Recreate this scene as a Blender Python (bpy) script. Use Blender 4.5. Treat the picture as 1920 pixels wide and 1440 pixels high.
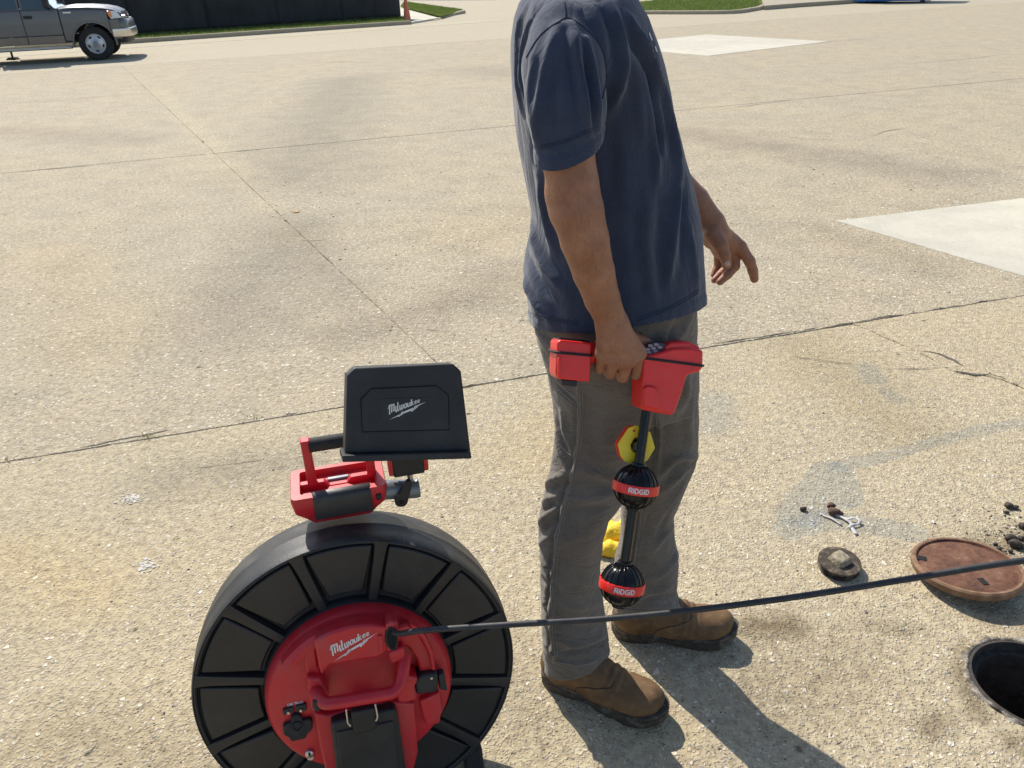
import bpy, bmesh, math, random
import numpy as np
from mathutils import Vector, Matrix, noise
from mathutils.bvhtree import BVHTree
R_ = math.radians
random.seed(7)
rng = np.random.default_rng(7)
scene = bpy.context.scene
for o_ in list(bpy.data.objects):
    bpy.data.objects.remove(o_)

# ------------------------------------------------------------ camera, sky, sun
CAM_H, FOC, PITCH, ROLL = 1.53, 1450.0, R_(28.0), R_(2.0)   # eye height, focal length in px of a 1920 px frame
cam = bpy.data.cameras.new('camera')
cam.sensor_width = 36.0
cam.lens = 36.0 * FOC / 1920.0
cam.clip_start = 0.02
cam.clip_end = 3000
cam_ob = bpy.data.objects.new('camera', cam)
scene.collection.objects.link(cam_ob)
cam_ob.matrix_world = (Matrix.Translation((0, 0, CAM_H)) @ Matrix.Rotation(R_(90) - PITCH, 4, 'X')
                       @ Matrix.Rotation(-ROLL, 4, 'Z'))
scene.camera = cam_ob

SUN_EL = R_(45)
to_sun = Vector((-0.515 * math.cos(SUN_EL), 0.857 * math.cos(SUN_EL), math.sin(SUN_EL))).normalized()
world = bpy.data.worlds.new('World')
scene.world = world
world.use_nodes = True
wn = world.node_tree
sky = wn.nodes.new('ShaderNodeTexSky')
sky.sky_type = 'NISHITA'
sky.sun_disc = False
sky.sun_elevation = SUN_EL
sky.sun_rotation = math.atan2(to_sun.x, to_sun.y)
sky.air_density = 1.0
sky.dust_density = 1.0
bg = wn.nodes['Background']
bg.inputs['Strength'].default_value = 0.118
wn.links.new(sky.outputs[0], bg.inputs['Color'])
sl = bpy.data.lights.new('sun', 'SUN')
sl.energy = 4.1
sl.angle = R_(0.53)
sl.color = (1.0, 0.94, 0.84)
sun_ob = bpy.data.objects.new('sun', sl)
scene.collection.objects.link(sun_ob)
sun_ob.rotation_euler = (-to_sun).to_track_quat('-Z', 'Y').to_euler()
scene.view_settings.view_transform = 'Standard'
scene.view_settings.look = 'None'
scene.view_settings.gamma = 1
scene.view_settings.use_curve_mapping = False
scene.view_settings.exposure = 0.47

# ------------------------------------------------------------ measuring helpers (photo pixel -> place)
_c, _s, _cr, _sr = math.cos(PITCH), math.sin(PITCH), math.cos(ROLL), math.sin(ROLL)
def ray(px, py):
    x, y = (px - 960) / FOC, (720 - py) / FOC
    a, b = x * _cr + y * _sr, -x * _sr + y * _cr
    return np.array([a, _c + b * _s, -_s + b * _c])
def at(px, py, fwd):
    r = ray(px, py); t = fwd / r[1]
    return np.array([r[0] * t, fwd, CAM_H + r[2] * t])
def gnd(px, py, z=0.0):
    r = ray(px, py); t = (z - CAM_H) / r[2]
    return np.array([r[0] * t, r[1] * t, z])
def on_plane(px, py, origin, normal):
    r = ray(px, py); C = np.array([0, 0, CAM_H])
    return C + r * (np.dot(np.asarray(origin) - C, normal) / np.dot(r, normal))
def nrm(v):
    v = np.asarray(v, float); return v / np.linalg.norm(v)

# ------------------------------------------------------------ object helpers
COL = scene.collection
FR = {}
def tag(o, label=None, cat=None, group=None, kind=None):
    if label: o['label'] = label
    if cat: o['category'] = cat
    if group: o['group'] = group
    if kind: o['kind'] = kind
    return o
def thing(name, loc=(0, 0, 0), rot=None, label=None, cat=None, group=None):
    o = bpy.data.objects.new(name, None)
    o.empty_display_size = 0.05
    M = Matrix.Translation(Vector([float(a) for a in loc]))
    if rot is not None: M = M @ rot.to_4x4()
    o.matrix_world = M
    COL.objects.link(o)
    FR[o.name] = M
    return tag(o, label, cat, group)
def frame_rot(X, Y, Z):
    return Matrix((tuple(X), tuple(Y), tuple(Z))).transposed().to_4x4()
def make(name, verts, faces, mat, parent=None, smooth=None, bevel=0, seg=2, world_space=False, solid=0, subsurf=0):
    v = np.asarray(verts, float)
    if world_space and parent is not None:
        Mi = np.array(FR[parent.name].inverted())
        v = v @ Mi[:3, :3].T + Mi[:3, 3]
    me = bpy.data.meshes.new(name)
    me.from_pydata(v.tolist(), [], faces if isinstance(faces, list) else faces.tolist())
    me.validate()
    o = bpy.data.objects.new(name, me)
    COL.objects.link(o)
    if parent is not None:
        o.parent = parent
        FR[o.name] = FR[parent.name]
    else:
        FR[o.name] = Matrix.Identity(4)
    if mat is not None: me.materials.append(mat)
    if smooth is not None:
        me.shade_smooth()
        if smooth < 180: me.set_sharp_from_angle(angle=R_(smooth))
    if solid:
        m = o.modifiers.new('solid', 'SOLIDIFY'); m.thickness = solid; m.offset = -1
    if bevel:
        m = o.modifiers.new('bevel', 'BEVEL'); m.width = bevel; m.segments = seg; m.limit_method = 'ANGLE'
        m.angle_limit = R_(35); m.harden_normals = False
        me.shade_smooth()
        if smooth is None: me.set_sharp_from_angle(angle=R_(32))
    if subsurf:
        m = o.modifiers.new('sub', 'SUBSURF'); m.levels = m.render_levels = subsurf
    return o

class MB:
    def __init__(s, M=None): s.v = []; s.f = []; s.M = M
    def add(s, v, f):
        b = len(s.v); v = np.asarray(v, float)
        if s.M is not None: v = v @ s.M[:3, :3].T + s.M[:3, 3]
        s.v += v.tolist(); s.f += [tuple(int(i) + b for i in q) for q in f]; return s
    def box(s, lo, hi):
        (a, b, c), (d, e, f) = lo, hi
        return s.add([(a,b,c),(d,b,c),(d,e,c),(a,e,c),(a,b,f),(d,b,f),(d,e,f),(a,e,f)],
                     [(0,3,2,1),(4,5,6,7),(0,1,5,4),(1,2,6,5),(2,3,7,6),(3,0,4,7)])
    def loft(s, rings, cap=True, closed=True):
        n = len(rings[0]); v = [p for r in rings for p in r]; f = []
        for i in range(len(rings) - 1):
            for j in range(n if closed else n - 1):
                k = (j + 1) % n
                f.append((i*n+j, i*n+k, (i+1)*n+k, (i+1)*n+j))
        if cap:
            f.append(tuple(range(n))[::-1]); f.append(tuple(range((len(rings)-1)*n, len(rings)*n)))
        return s.add(v, f)
    def prism(s, poly, a, b, axis=2, shrink=0.0):
        """poly of 2-D points, extruded from a to b along axis (2: x,y -> z; 1: x,z -> y)"""
        P = np.asarray(poly, float); c = P.mean(0); Q = c + (P - c) * (1 - shrink)
        if axis == 2: r0 = [(x, y, a) for x, y in P]; r1 = [(x, y, b) for x, y in Q]
        elif axis == 1: r0 = [(x, a, z) for x, z in P]; r1 = [(x, b, z) for x, z in Q]
        else: r0 = [(a, y, z) for y, z in P]; r1 = [(b, y, z) for y, z in Q]
        return s.loft([r0, r1])
    def tube(s, pts, r, n=12, cap=True, flat=1.0):
        P = np.asarray(pts, float); m = len(P)
        rr = np.full(m, r) if np.isscalar(r) else np.asarray(r, float)
        T = np.gradient(P, axis=0); T /= np.linalg.norm(T, axis=1)[:, None] + 1e-12
        up = np.array([0, 0, 1.0]) if abs(T[0][2]) < .9 else np.array([1.0, 0, 0])
        rings = []; a = nrm(np.cross(T[0], up))
        for i in range(m):
            a = nrm(a - T[i] * a.dot(T[i])); b = np.cross(T[i], a)
            t = np.arange(n) * 2 * np.pi / n
            rings.append(P[i] + rr[i] * (np.outer(np.cos(t), a) + flat * np.outer(np.sin(t), b)))
        return s.loft([list(map(tuple, q)) for q in rings], cap)
    def lathe(s, prof, n=48, cap=False, axis=2, c=(0, 0, 0), t0=0.0):
        rings = []
        for r, z in prof:
            t = t0 + np.arange(n) * 2 * np.pi / n; x, y = r * np.cos(t), r * np.sin(t); zz = np.full(n, z)
            q = {2: (x, y, zz), 1: (x, zz, -y), 0: (zz, x, y)}[axis]
            rings.append(list(map(tuple, np.stack(q, 1) + np.asarray(c))))
        return s.loft(rings, cap)
    def obj(s, name, mat, parent=None, **k): return make(name, s.v, s.f, mat, parent, **k)

def spline(pts, n=8):
    P = np.asarray(pts, float); out = []
    Q = np.vstack([2*P[0]-P[1], P, 2*P[-1]-P[-2]])
    for i in range(1, len(Q) - 2):
        for t in np.arange(n) / n:
            a, b, c, d = Q[i-1], Q[i], Q[i+1], Q[i+2]
            out.append(.5*((2*b)+(-a+c)*t+(2*a-5*b+4*c-d)*t*t+(-a+3*b-3*c+d)*t**3))
    out.append(P[-1]); return np.array(out)
def rrect(x0, y0, x1, y1, r, n=4):
    out = []
    for cx, cy, a in ((x1-r, y1-r, 0), (x0+r, y1-r, 90), (x0+r, y0+r, 180), (x1-r, y0+r, 270)):
        for i in range(n + 1):
            t = R_(a + 90*i/n); out.append((cx + r*math.cos(t), cy + r*math.sin(t)))
    return out
def ellipse(cx, cy, rx, ry, n=24):
    return [(cx + rx*math.cos(2*math.pi*i/n), cy + ry*math.sin(2*math.pi*i/n)) for i in range(n)]

# ------------------------------------------------------------ materials
class NT:
    def __init__(s, name):
        s.m = bpy.data.materials.new(name); s.m.use_nodes = True; s.t = s.m.node_tree
        s.b = s.t.nodes['Principled BSDF']
    def n(s, t, **k):
        x = s.t.nodes.new(t)
        for a, b in k.items(): setattr(x, a, b)
        return x
    def set(s, node, **k):
        for a, b in k.items(): node.inputs[a].default_value = b
        return node
    def l(s, a, b): s.t.links.new(a, b)
    def pos(s): return s.n('ShaderNodeNewGeometry').outputs['Position']
    def obj(s): return s.n('ShaderNodeTexCoord').outputs['Object']
    def noise(s, vec, scale, detail=3, rough=.55, dist=0.0):
        x = s.n('ShaderNodeTexNoise'); s.l(vec, x.inputs['Vector'])
        s.set(x, Scale=scale, Detail=detail, Roughness=rough, Distortion=dist); return x.outputs['Fac']
    def voro(s, vec, scale, feature='F1', rnd=1.0):
        x = s.n('ShaderNodeTexVoronoi', feature=feature); s.l(vec, x.inputs['Vector']); s.set(x, Scale=scale, Randomness=rnd); return x
    def ramp(s, fac, stops, interp='LINEAR'):
        x = s.n('ShaderNodeValToRGB'); s.l(fac, x.inputs[0]); e = x.color_ramp.elements; x.color_ramp.interpolation = interp
        while len(e) < len(stops): e.new(.5)
        for q, (p, c) in zip(e, stops):
            q.position = p; q.color = (c, c, c, 1) if np.isscalar(c) else (*c, 1)
        return x.outputs['Color']
    def mix(s, fac, a, b, mode='MIX'):
        x = s.n('ShaderNodeMix', data_type='RGBA', blend_type=mode)
        for i, q in ((0, fac), (6, a), (7, b)):
            if hasattr(q, 'links'): s.l(q, x.inputs[i])
            elif np.isscalar(q): x.inputs[i].default_value = q if i == 0 else (q, q, q, 1)
            else: x.inputs[i].default_value = (*q, 1)
        return x.outputs[2]
    def math(s, op, a, b=0.0, clamp=False):
        x = s.n('ShaderNodeMath', operation=op, use_clamp=clamp)
        for i, q in ((0, a), (1, b)):
            if hasattr(q, 'links'): s.l(q, x.inputs[i])
            else: x.inputs[i].default_value = q
        return x.outputs[0]
    def bump(s, h, strength=.3, dist=.002, prev=None):
        x = s.n('ShaderNodeBump'); s.l(h, x.inputs['Height']); s.set(x, Strength=strength, Distance=dist)
        if prev is not None: s.l(prev, x.inputs['Normal'])
        return x.outputs['Normal']

def pmat(name, col, rough=.5, metal=0.0, var=.12, vscale=25, bump=0.0, bscale=300, bdist=.001, dust=0.0, dustcol=(.42, .38, .31),
         dscale=14, coat=0.0, sheen=0.0, sss=0.0, spec=.5, rvar=.1, scratch=0.0):
    s = NT(name); p = s.obj()
    n1 = s.noise(p, vscale, 4)
    lo = tuple(c * (1 - var) for c in col); hi = tuple(min(1, c * (1 + var)) for c in col)
    c = s.ramp(n1, [(.3, lo), (.7, hi)])
    if dust:
        d = s.ramp(s.noise(p, dscale, 7, .68), [(.5, 0.0), (.82, 1.0)])
        fac = s.math('MULTIPLY', d, dust); c = s.mix(fac, c, dustcol)
    if scratch:
        mp = s.n('ShaderNodeMapping'); s.l(p, mp.inputs[0]); mp.inputs['Scale'].default_value = (9, 60, 14); mp.inputs['Rotation'].default_value = (.4, .7, .5)
        d = s.ramp(s.noise(mp.outputs[0], 6, 5, .8), [(.66, 0.0), (.72, 1.0)])
        c = s.mix(s.math('MULTIPLY', d, scratch), c, dustcol)
    s.l(c, s.b.inputs['Base Color'])
    rr = s.math('ADD', s.math('MULTIPLY', s.noise(p, vscale * 2.3, 4), rvar * 2), rough - rvar)
    s.l(rr, s.b.inputs['Roughness'])
    s.set(s.b, Metallic=metal)
    s.b.inputs['Coat Weight'].default_value = coat; s.b.inputs['Coat Roughness'].default_value = .12
    s.b.inputs['Sheen Weight'].default_value = sheen; s.b.inputs['Sheen Roughness'].default_value = .5
    s.b.inputs['Specular IOR Level'].default_value = spec
    if sss:
        s.b.inputs['Subsurface Weight'].default_value = sss; s.b.inputs['Subsurface Radius'].default_value = (.008, .003, .002)
        s.b.inputs['Subsurface Scale'].default_value = .6
    if bump: s.l(s.bump(s.noise(p, bscale, 3), bump, bdist), s.b.inputs['Normal'])
    return s.m
# ------------------------------------------------------------ ground: concrete slabs with open joints
def concrete(name, warm, grey, coarse, pebbles, bumpk, joint=False, stain=.35, seed=0.0, marks=(), void=.8, stone=.85):
    s = NT(name); p0 = s.pos()
    mp = s.n('ShaderNodeMapping'); s.l(p0, mp.inputs[0]); mp.inputs['Location'].default_value = (seed, seed * .7, 0); p = mp.outputs[0]
    # jittered coordinates so that no stone has a round outline
    dn = s.n('ShaderNodeTexNoise'); s.l(p, dn.inputs['Vector']); s.set(dn, Scale=90.0, Detail=2.0)
    dv = s.n('ShaderNodeVectorMath', operation='MULTIPLY_ADD'); s.l(dn.outputs['Color'], dv.inputs[0]); dv.inputs[1].default_value = (.016, .016, .016); s.l(p, dv.inputs[2]); pj = dv.outputs[0]
    big = s.noise(p, .5, 6, .62, .5); mid = s.noise(p, 3.2, 6, .65); fine = s.noise(p, 38, 5, .7)
    c = s.mix(s.ramp(big, [(.40, 0.0), (.60, 1.0)]), warm, grey)
    # tone drifts: oil-grey and washed-out zones
    c = s.mix(s.math('MULTIPLY', s.ramp(mid, [(.44, 0.0), (.62, 1.0)]), stain), c, tuple(g * .66 for g in grey))
    c = s.mix(s.math('MULTIPLY', s.ramp(s.noise(p, 1.3, 6, .6), [(.58, 0.0), (.72, 1.0)]), .5), c, (.52, .46, .35))
    # fine sand grain
    c = s.mix(.55 if stone > .5 else .12, c, s.ramp(fine, [(.3, tuple(w * .34 for w in warm)), (.47, tuple(w * .9 for w in warm)), (.7, tuple(min(.8, w * 1.6) for w in warm))]))
    # aggregate stones of two sizes
    va = s.voro(pj, coarse); va2 = s.n('ShaderNodeSeparateColor'); s.l(va.outputs['Color'], va2.inputs[0])
    st = s.ramp(va2.outputs[0], [(0.0, (.15, .125, .095)), (.07, (.29, .235, .165)), (.38, (.48, .385, .265)), (.60, (.38, .35, .305)), (.78, (.58, .485, .355)), (.91, (.74, .68, .57))], 'CONSTANT')
    rv_ = s.math('ADD', va.outputs['Distance'], s.math('MULTIPLY', va2.outputs[1], .3)); inside = s.ramp(rv_, [(.38, 1.0), (.56, 0.0)])
    c = s.mix(1.0, c, s.mix(inside, (void, void * .965, void * .88), (1, 1, 1)), 'MULTIPLY')
    c = s.mix(s.math('MULTIPLY', inside, stone), c, st)
    vb = s.voro(pj, coarse * .37); vb2 = s.n('ShaderNodeSeparateColor'); s.l(vb.outputs['Color'], vb2.inputs[0])
    pick = s.ramp(vb2.outputs[1], [(1 - pebbles, 0.0), (1 - pebbles + .01, 1.0)])
    inb = s.math('MULTIPLY', s.ramp(s.math('ADD', vb.outputs['Distance'], s.math('MULTIPLY', vb2.outputs[0], .22)), [(.26, 1.0), (.36, 0.0)]), pick)
    c = s.mix(s.math('MULTIPLY', inb, .85), c, s.ramp(vb2.outputs[2], [(0, (.72, .66, .54)), (.45, (.5, .45, .36)), (.72, (.62, .5, .33)), (.93, (.17, .145, .12))], 'CONSTANT'))
    # pits and small dark specks
    pit = s.ramp(s.noise(p, 21, 3, .5), [(.235, 1.0), (.29, 0.0)])
    c = s.mix(s.math('MULTIPLY', pit, .75 if stone > .5 else .15), c, (.07, .06, .045))
    # spills, tyre-darkened lanes and old mortar, each with its own outline
    if marks:
        wn1 = s.n('ShaderNodeTexNoise'); s.l(p0, wn1.inputs['Vector']); s.set(wn1, Scale=1.9, Detail=8.0, Roughness=.74)
        gain = .68 if marks is far_marks else 1.0
        for px, r, soft, col, amt, warp in marks:
            wv = s.n('ShaderNodeVectorMath', operation='MULTIPLY_ADD'); s.l(wn1.outputs['Color'], wv.inputs[0]); warp *= (1.0 if col is GM else 1.6); wv.inputs[1].default_value = (warp, warp, 0); s.l(p0, wv.inputs[2])
            P = [gnd(*q) + np.array([warp, warp, 0]) * .5 for q in px]; dmin = None
            for a, b in zip(P[:-1], P[1:]):
                ba = b - a; pa = s.n('ShaderNodeVectorMath', operation='SUBTRACT'); s.l(wv.outputs[0], pa.inputs[0]); pa.inputs[1].default_value = tuple(a)
                dt = s.n('ShaderNodeVectorMath', operation='DOT_PRODUCT'); s.l(pa.outputs[0], dt.inputs[0]); dt.inputs[1].default_value = tuple(ba / (ba @ ba))
                h_ = s.math('MAXIMUM', s.math('MINIMUM', dt.outputs['Value'], 1.0), 0.0)
                sc_ = s.n('ShaderNodeVectorMath', operation='SCALE'); sc_.inputs[0].default_value = tuple(ba); s.l(h_, sc_.inputs['Scale'])
                df = s.n('ShaderNodeVectorMath', operation='DISTANCE'); s.l(pa.outputs[0], df.inputs[0]); s.l(sc_.outputs[0], df.inputs[1])
                dmin = df.outputs['Value'] if dmin is None else s.math('MINIMUM', dmin, df.outputs['Value'])
            mr = s.n('ShaderNodeMapRange'); s.l(dmin, mr.inputs['Value']); mr.inputs['From Min'].default_value = r; mr.inputs['From Max'].default_value = r * (1 - soft); mr.inputs['To Max'].default_value = amt * gain
            c = s.mix(mr.outputs[0], c, s.mix(.5, c, col) if False else s.mix(1.0, c, col, 'MULTIPLY'))
    s.l(c, s.b.inputs['Base Color']); s.set(s.b, Roughness=.88); s.b.inputs['Specular IOR Level'].default_value = .3
    h = s.math('ADD', s.math('MULTIPLY', s.ramp(va.outputs['Distance'], [(.0, 1.0), (.6, 0.0)]), .5), s.math('MULTIPLY', fine, .7))
    h = s.math('SUBTRACT', h, s.math('MULTIPLY', pit, .9)); h = s.math('ADD', h, s.math('MULTIPLY', inb, .5))
    s.l(s.bump(h, bumpk, .006), s.b.inputs['Normal'])
    return s.m

GM, DM, OM = (.80, .86, .96), (.42, .38, .33), (1.04, .98, .86)
near_marks = [([(1500, 965), (1540, 920), (1560, 885), (1575, 930)], .075, .12, GM, .95, .10), ([(1480, 992), (1560, 975), (1640, 985), (1700, 996)], .05, .12, GM, .95, .09), ([(1565, 875), (1690, 846), (1790, 818), (1935, 788)], .034, .2, GM, .9, .06),
              ([(1625, 690), (1640, 715)], .06, .5, GM, .9, .10), ([(1340, 750), (1345, 800)], .11, .7, GM, .8, .10), ([(1665, 740), (1680, 748)], .05, .5, GM, .8, .08),
              ([(1405, 1170), (1480, 1165)], .07, .9, DM, .9, .08), ([(1640, 1170), (1700, 1180)], .05, .9, DM, .5, .08), ([(1760, 1345), (1740, 1370)], .05, .9, DM, .7, .06), ([(1860, 1150), (1930, 1180)], .07, .9, DM, .5, .08), ([(1820, 1220), (1800, 1270), (1830, 1330)], .045, .9, DM, .75, .06), ([(1790, 1035), (1930, 1010)], .11, .9, DM, .6, .08), ([(1900, 1390), (1960, 1400)], .05, .9, DM, .6, .06),
              ([(300, 900), (560, 860)], .22, .95, (.74, .75, .78), .85, .25), ([(20, 1050), (160, 1100)], .22, .95, OM, .9, .2), ([(1090, 760), (1000, 860)], .3, .95, OM, .8, .25), ([(1250, 1380), (1180, 1300)], .12, .95, OM, .8, .1), ([(1450, 1300), (1560, 1240)], .2, .95, (.72, .70, .68), .8, .2), ([(100, 1380), (420, 1440)], .2, .95, (.78, .76, .72), .8, .2), ([(1500, 640), (1700, 800)], .3, .95, (.82, .80, .74), .8, .3), ([(900, 1150), (990, 1350)], .12, .95, (.76, .75, .74), .8, .12)]
far_marks = [([(650, 150), (600, 240), (560, 330)], .95, .9, (.66, .67, .70), .95, .5), ([(540, 420), (470, 520), (430, 620)], .5, .9, (.66, .66, .69), .95, .4), ([(690, 620), (830, 570), (960, 520)], .34, .9, (.68, .66, .66), .95, .3), ([(560, 430), (640, 560)], .3, .9, (.74, .73, .73), .9, .2),
             ([(1290, 250), (1500, 285), (1760, 325)], .55, .8, (.70, .69, .70), .9, .4), ([(0, 245), (240, 262)], .6, .9, (.76, .74, .74), .9, .4), ([(1530, 430), (1750, 500)], .3, .9, (.76, .74, .72), .8, .3), ([(1330, 200), (1500, 205)], .5, .8, (1.18, 1.17, 1.1), .8, .4), ([(300, 170), (410, 290), (560, 450)], .22, .9, (1.2, 1.18, 1.1), .8, .12), ([(1080, 360), (900, 440)], .6, .9, OM, .7, .4), ([(100, 480), (200, 640)], .5, .9, OM, .8, .4), ([(900, 130), (960, 140)], 1.0, .9, (.72, .72, .74), .8, .5)]
M_near = concrete('concrete_worn', (.55, .46, .32), (.465, .42, .335), 120, .2, .95, marks=near_marks, void=.84)
M_far = concrete('concrete_exposed_aggregate', (.59, .495, .365), (.50, .45, .37), 78, .10, 1.0, seed=31.0, stain=.8, void=.72, marks=far_marks)
M_base = concrete('concrete_outer', (.54, .475, .36), (.49, .445, .36), 60, .05, .7, seed=77.0)
M_new = concrete('concrete_new_pale', (.60, .575, .495), (.53, .51, .45), 140, .0, .3, seed=9.0, stain=.3, void=.98, stone=.12)
M_dirt = pmat('joint_dirt', (.15, .125, .09), .95, var=.5, vscale=30, bump=.8, bscale=60, bdist=.01)
M_asphalt = pmat('asphalt_far', (.16, .15, .14), .9, var=.2, vscale=3)

HOLE_C = np.array([1.21, 1.268]); HOLE_R = 0.123
def jag(P, closed=False, step=.02, amp=.0025, seed=0.0, far=7.0):
    out = []
    n = len(P)
    for i in range(n if closed else n - 1):
        a, b = np.asarray(P[i], float), np.asarray(P[(i + 1) % n], float)
        d = b - a; L = np.linalg.norm(d); nn = np.array([-d[1], d[0]]) / L
        t = 0.0
        while t < L:
            q = a + d * t / L; dist = np.linalg.norm(q)
            k = noise.noise((q[0]*9+seed, q[1]*9, seed)) + .7*noise.noise((q[0]*41, q[1]*41+seed, 3))
            k2 = max(0, noise.noise((q[0]*2.1, q[1]*2.1, seed + 9)) - .32) * 9
            out.append(q + nn * amp * (k + k2 * abs(k) * 2) * (1.0 if 0 < t else 0.0))
            t += step if dist < far else step * 12
    return out
def fill_poly(loops, z):
    bm = bmesh.new(); edges = []
    for lp in loops:
        vs = [bm.verts.new((q[0], q[1], z)) for q in lp]
        edges += [bm.edges.new((vs[i], vs[(i+1) % len(vs)])) for i in range(len(vs))]
    bmesh.ops.triangle_fill(bm, use_beauty=True, use_dissolve=False, edges=edges)
    for f in bm.faces:
        if f.normal.z < 0: f.normal_flip()
    bm.verts.ensure_lookup_table()
    V = [tuple(v.co) for v in bm.verts]; Fc = [tuple(v.index for v in f.verts) for f in bm.faces]
    bm.free(); return V, Fc
def slab(name, loop, parent, mat, z=0.0, depth=.05, hole=None, round_=.004):
    """slab with a slightly eased arris and side walls; loop = list of xy"""
    loops = [loop] + ([hole] if hole is not None else [])
    mb = MB()
    V, Fc = fill_poly(loops, z); mb.add(V, Fc)
    for li, lp in enumerate(loops):
        n = len(lp); A = np.array(lp)
        area = 0.5*np.sum(A[:, 0]*np.roll(A[:, 1], -1)-np.roll(A[:, 0], -1)*A[:, 1])
        sg = 1 if area > 0 else -1
        T = np.roll(A, -1, 0) - np.roll(A, 1, 0); T /= np.linalg.norm(T, axis=1)[:, None] + 1e-9
        N = np.stack([T[:, 1], -T[:, 0]], 1) * sg * (1 if li == 0 else -1)
        r0 = [(x, y, z) for x, y in A]; r1 = [(x, y, z - round_) for x, y in A + N * round_]; r2 = [(x, y, z - depth) for x, y in A + N * round_]
        mb.loft([r0, r1, r2], cap=False)
    return mb.obj(name, mat, parent)

ground = tag(thing('ground'), kind='structure')
hole_ring = [(HOLE_C[0] + (HOLE_R + .020) * math.cos(t) * (1 + .04*noise.noise((math.cos(t)*3, math.sin(t)*3, 1))), HOLE_C[1] + (HOLE_R + .020) * math.sin(t)) for t in np.linspace(0, 2*np.pi, 90)[:-1]]
V, Fc = fill_poly([[(-900, -300), (900, -300), (900, 1500), (-900, 1500)], hole_ring], -.012)
make('ground_bed', V, Fc, M_dirt, ground)

def line_at(p, q, x):
    p, q = np.asarray(p), np.asarray(q); t = (x - p[0]) / (q[0] - p[0]); return p + (q - p) * t
T1 = (gnd(0, 868)[:2], gnd(1920, 555)[:2]); T2 = (gnd(0, 325)[:2], gnd(1540, 182)[:2])
T3 = (gnd(0, 192)[:2], gnd(240, 178)[:2]); T4 = (gnd(490, 105)[:2], gnd(955, 72)[:2])
LJ = (gnd(820, 680)[:2], gnd(230, 125)[:2])
def cross(a, b):
    (p, q), (r, s_) = a, b; d1, d2 = q - p, s_ - r
    t = ((r - p)[0]*d2[1] - (r - p)[1]*d2[0]) / (d1[0]*d2[1] - d1[1]*d2[0]); return p + d1 * t
def off(L, k):
    d = nrm(L[1] - L[0]); n = np.array([-d[1], d[0]]); return (L[0] + n * k, L[1] + n * k)
g1, g2, gl = .0052, .0072, .0048
LEFT = (np.array([-26., -5.]), np.array([-26., 60.])); RIGHT = (np.array([40., -5.]), np.array([40., 60.])); BACK = (np.array([-26., -9.]), np.array([40., -9.]))
# direction of LJ runs away from the viewer, so +normal is to its left
def quad(lo, hi, le, ri): return [cross(lo, le), cross(lo, ri), cross(hi, ri), cross(hi, le)]
# nearest bay, broken in two by the crack that leaves the joint on the right
crack_px = [(1600, 607), (1640, 624), (1680, 641), (1715, 657), (1745, 672), (1775, 690), (1800, 700), (1840, 703), (1880, 712), (1920, 728), (2010, 765), (2300, 840)]
crack = [gnd(*q)[:2] for q in crack_px]
T1n = off(T1, -g1)
x_c = crack[0][0]
near_loop = jag([np.array([-26., -9.]), np.array([40., -9.]), np.array([40., crack[-1][1] - 2.0])] , amp=0, step=2.0) + [np.array([40., crack[-1][1] - 2.0])]
near_loop += jag([q - np.array([.003, .006]) for q in crack[::-1]], amp=.006, step=.012, seed=5)
near_loop += jag([line_at(*T1n, x_c), line_at(*T1n, -3.2)], amp=.004, step=.014, seed=1) + [line_at(*T1n, -26.)]
slab('concrete_slab', near_loop, ground, M_near, hole=hole_ring)
cor = jag([q + np.array([.003, .005]) for q in crack], amp=.006, step=.012, seed=8) + [np.array([40., crack[-1][1] - 1.9]), line_at(*T1n, 40.)] + jag([line_at(*T1n, 5.0), line_at(*T1n, x_c + .012)], amp=.004, step=.014, seed=2)
slab('concrete_slab', cor, ground, M_near, z=.003)
def bay(lo, hi, le, ri, mat, seed, amp=.0035, z=0.0):
    P = quad(lo, hi, le, ri); slab('concrete_slab', jag(P, closed=True, amp=amp, seed=seed, step=.016, far=11), ground, mat, z=z)
bay(off(T1, g1), off(T2, -g2), LEFT, off(LJ, gl), M_far, 11)
bay(off(T1, g1 + .004), off(T2, -g2), off(LJ, -gl), RIGHT, M_far, 12, z=-.001)
bay(off(T2, g2), off(T3, -g2), LEFT, off(LJ, gl), M_far, 13)
bay(off(T3, g2), off(T4, -g2), LEFT, off(LJ, gl), M_far, 14)
bay(off(T2, g2), off(T4, -g2), off(LJ, -gl), RIGHT, M_far, 15)
far_loop = [cross(off(T4, .012), LEFT), cross(off(T4, .012), RIGHT), np.array([40., 400.]), np.array([-300., 400.]), np.array([-300., 20.])]
slab('concrete_slab', far_loop, ground, M_base)
slab('concrete_slab', [np.array([40.02, -9.]), np.array([500., -9.]), np.array([500., 400.]), np.array([40.02, 400.])], ground, M_base)

# two pale square repairs let into the paving
def patch(px, z=.004, extra=None):
    P = [gnd(*q)[:2] for q in px] + (extra or [])
    return P
A_ = patch([(1330, 105), (1555, 78), (1325, 65)]); a0 = A_[0] + A_[2] - A_[1]
M_pt = []
lp = jag([A_[0], A_[1], A_[2], a0], closed=True, amp=.01, step=.06, seed=3)
slab('pale_repair_square', lp, ground, M_new, z=.005, depth=.02)
b0, b1, b2 = gnd(1570, 415)[:2], gnd(1920, 372)[:2], gnd(1920, 518)[:2]
e1 = b0 + nrm(b1 - b0) * 2.5; e2 = b0 + nrm(b2 - b0) * 2.2
lp = jag([b0, e2, e1 + e2 - b0, e1], closed=True, amp=.004, step=.03, seed=4)
slab('pale_repair_square', lp, ground, M_new, z=.005, depth=.02)

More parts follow.
